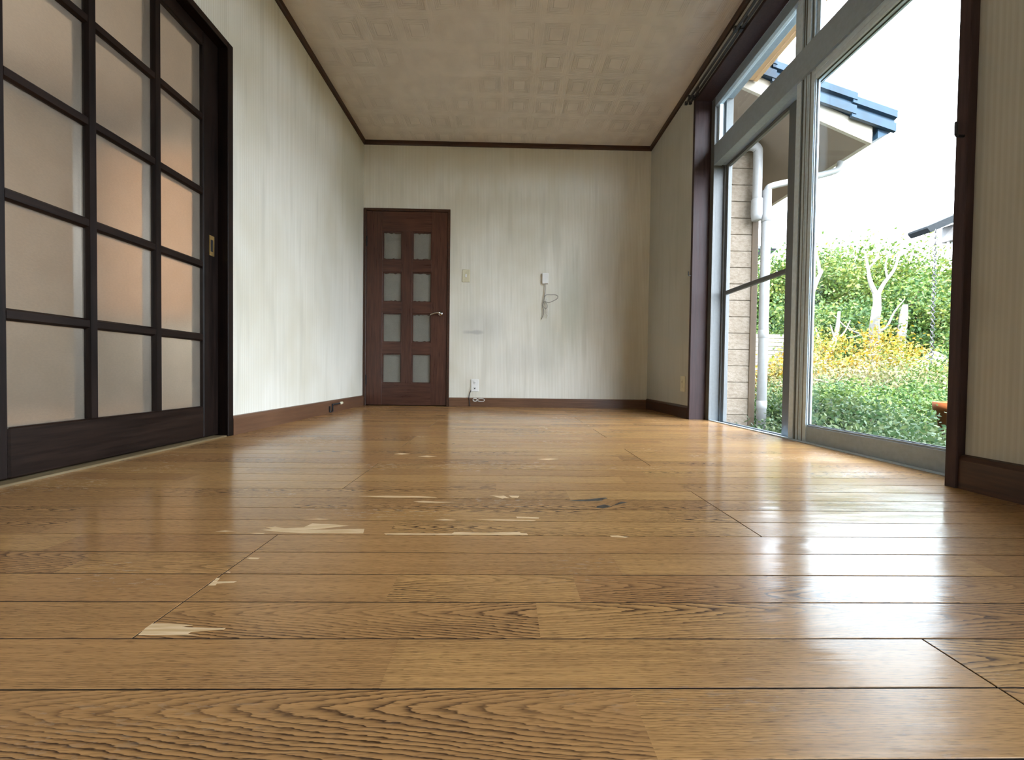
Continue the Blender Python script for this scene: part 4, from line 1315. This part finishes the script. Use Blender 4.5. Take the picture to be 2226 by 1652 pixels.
# weeds close under the window
GW = 'weed clumps under the window'
wr = random.Random(77)
WEEDS = [
    ('low green weed clump beside the foot of the rain pipe', 2.75, 3.75, 0.45), ('weed clump behind the foot of the rain pipe', 3.25, 4.5, 0.55),
    ('leafy weed clump at the far end of the sash bottom rail', 2.95, 3.25, 0.46), ('dark green weed clump in the middle of the glass', 3.35, 3.7, 0.58),
    ('weed clump close to the middle of the bottom rail', 2.72, 2.85, 0.40), ('weed clump left of the terracotta pot', 3.05, 3.30, 0.44),
    ('tall weed clump behind the terracotta pot', 4.0, 3.75, 0.60), ('weed clump before the twiggy bush', 3.9, 4.3, 0.62),
    ('weed clump below the yellow bush', 4.1, 4.75, 0.60), ('green weed clump in front of the bright green bush', 4.75, 4.45, 0.62),
    ('weed clump nearest to the window post', 2.45, 2.30, 0.34), ('weed clump hugging the wall below the sill', 2.45, 2.9, 0.34),
    ('bluish weed clump left of centre in the glass', 3.05, 3.55, 0.56), ('weed clump right of the dry bush', 5.2, 4.7, 0.60)]
for i, (lb, x, y, h) in enumerate(WEEDS):
    shrub('weed_clump', lb, x, y, h, 0.42, 0.40, 'leaf_w' if i % 3 else 'leaf_b', 5200, 0.036, 40 + i, GW, twigs=18, twigmat='twig', cl=60, cat='weeds', cs=0.09)

# loose dry branches lying on the weeds
for i, (lb, a, b) in enumerate((('fallen bleached branch lying across the dry bush', (4.15, 4.75, 0.12), (5.05, 4.55, -0.02)), ('short fallen twig beside the dry bush', (4.0, 4.9, 0.28), (4.5, 4.8, 0.02)))):
    bm = bmesh.new()
    A, Bv = Vector(a), Vector(b)
    tube(bm, smooth_path([A, A.lerp(Bv, .35) + Vector((0, 0, .04)), A.lerp(Bv, .7) + Vector((0, 0, -.03)), Bv], 4), 0.014, 6)
    tube(bm, [A.lerp(Bv, .4), A.lerp(Bv, .5) + Vector((0.1, 0, 0.22))], [0.008, 0.003], 5)
    o = obj('fallen_branch', bm, M['bark_pale'], None, True)
    tag(o, lb, 'branch', 'fallen branches')

# ------------------------------------------------------------------ fence, stones, pot
fe = thing('board_fence', 'pale horizontal board fence beyond the rain pipe', 'fence', (3.2, 9.2, GROUND))
for i in range(17):
    z = 0.03 + i * 0.098
    obj('board', B(0.0, 4.2, 0.0, 0.02, z, z + 0.088, bevel=0.002), M['fence'], fe)
for x in (0.1, 1.4, 2.7, 4.05):
    obj('post', B(x, x + 0.07, 0.02, 0.09, 0.0, 1.70), M['fence'], fe)

for i, (x, y, s) in enumerate(((7.65, 7.0, .43), (8.05, 7.1, .46), (8.45, 6.95, .42), (7.3, 7.1, .38))):
    bm = bmesh.new()
    bmesh.ops.create_icosphere(bm, subdivisions=3, radius=1.0)
    rg = random.Random(60 + i)
    ph = [rg.uniform(0, 6) for _ in range(6)]
    for v in bm.verts:
        c = v.co
        k = 1 + .10 * math.sin(3 * c.x + ph[0]) + .10 * math.sin(4 * c.y + ph[1]) + .09 * math.sin(3.5 * c.z + ph[2]) + .04 * math.sin(9 * c.x + ph[3]) * math.sin(8 * c.y + ph[4])
        v.co = Vector((c.x * s * 0.75 * k, c.y * s * 0.6 * k, max(-0.55, c.z) * s * 1.55 * k))
    o = obj('garden_stone', bm, M['stone'], None, True)
    o.location = (x, y, GROUND + s * 0.80)
    tag(o, ('large pale garden stone left of the rain chain', 'tallest pale garden stone right behind the rain chain', 'pale garden stone right of the rain chain', 'smallest pale garden stone at the left end of the row')[i], 'stone', 'pale stones')

pot = thing('flower_pot', 'orange terracotta flower pot at the edge of the near window post', 'pot', (3.30, 2.70, GROUND))
obj('pot', lathe(bmesh.new(), [(0.10, 0.0), (0.135, 0.44), (0.155, 0.44), (0.158, 0.50), (0.14, 0.50), (0.125, 0.42), (0.02, 0.40)], 24), M['terracotta'], pot, True)
obj('soil', lathe(bmesh.new(), [(0.05, 0.43), (0.13, 0.445), (0.02, 0.46)], 16), M['soil'], pot, True)

# ------------------------------------------------------------------ neighbour's eave with a rain chain (right), far house (left)
nb = thing('neighbour_roof', 'small slate verge roof on a post at the near window post', 'roof', (6.70, 6.0, GROUND))
NZ = 2.72 - GROUND
obj('roof_verge', prism(bmesh.new(), [(-0.06, NZ - 0.035), (0.0, NZ - 0.10), (2.6, NZ + 1.06), (2.6, NZ + 1.16), (-0.06, NZ - 0.005)], 'Y', 0.0, 0.30), M['dark_roof'], nb)
obj('post', B(0.80, 0.90, 0.10, 0.20, 0.0, NZ + 0.26), M['fence'], nb)
mb = obj('meter_box', B(0.44, 0.80, 0.06, 0.24, NZ - 0.19, NZ + 0.07, bevel=0.01), plain('grey_box', (0.12, 0.11, 0.115), 0.5), nb)
for x in (0.46, 0.53, 0.60):
    obj('conduit', tube(bmesh.new(), [(x, 0.15, NZ - 0.19), (x, 0.15, NZ - 0.47)], 0.016, 8), M['pvc'], nb)
ch = thing('rain_chain', 'dark link rain chain hanging from the neighbouring eave', 'chain', (6.74, 5.97, 2.66))
link_me = None
nl = 56
for i in range(nl):
    if link_me is None:
        bm = bmesh.new()
        pts = [(0.022 * math.cos(t), 0, 0.030 * math.sin(t)) for t in [2 * math.pi * k / 12 for k in range(13)]]
        tube(bm, pts, 0.0055, 5, cap=False)
        link_me = bpy.data.meshes.new('chain_link')
        bm.to_mesh(link_me)
        bm.free()
        link_me.materials.append(M['chain'])
    o = from_mesh('chain_link', link_me, None, ch)
    o.location = (0, 0, -0.03 - i * 0.047)
    o.rotation_euler = (0, 0, (math.pi / 2 if i % 2 else 0) + 0.5)

fh = thing('distant_house', 'distant dark-roofed house whose eave tip shows beyond the rain pipe', 'building', (5.0, 17.0, GROUND))
HZ = 6.0 - GROUND
obj('wall', B(0.0, 6.2, 0.6, 6.0, 0.0, HZ - 0.25), M['stucco'], fh)
bm = bmesh.new()
v = [bm.verts.new(q) for q in ((-0.6, 0, HZ - .12), (7.05, 0, HZ), (7.05, 6.6, HZ), (-0.6, 6.6, HZ - .12), (1.5, 3.3, HZ + 1.7), (5.0, 3.3, HZ + 1.7), (-0.6, 0, HZ - .34), (6.75, 0.1, HZ - .30), (6.75, 6.6, HZ - .30), (-0.6, 6.6, HZ - .34))]
for fidx in ((0, 1, 5, 4), (1, 2, 5), (2, 3, 4, 5), (3, 0, 4), (0, 6, 7, 1), (1, 7, 8, 2), (2, 8, 9, 3), (3, 9, 6, 0), (6, 9, 8, 7)):
    bm.faces.new([v[i] for i in fidx])
bmesh.ops.recalc_face_normals(bm, faces=bm.faces)
obj('roof', bm, M['dark_roof'], fh)
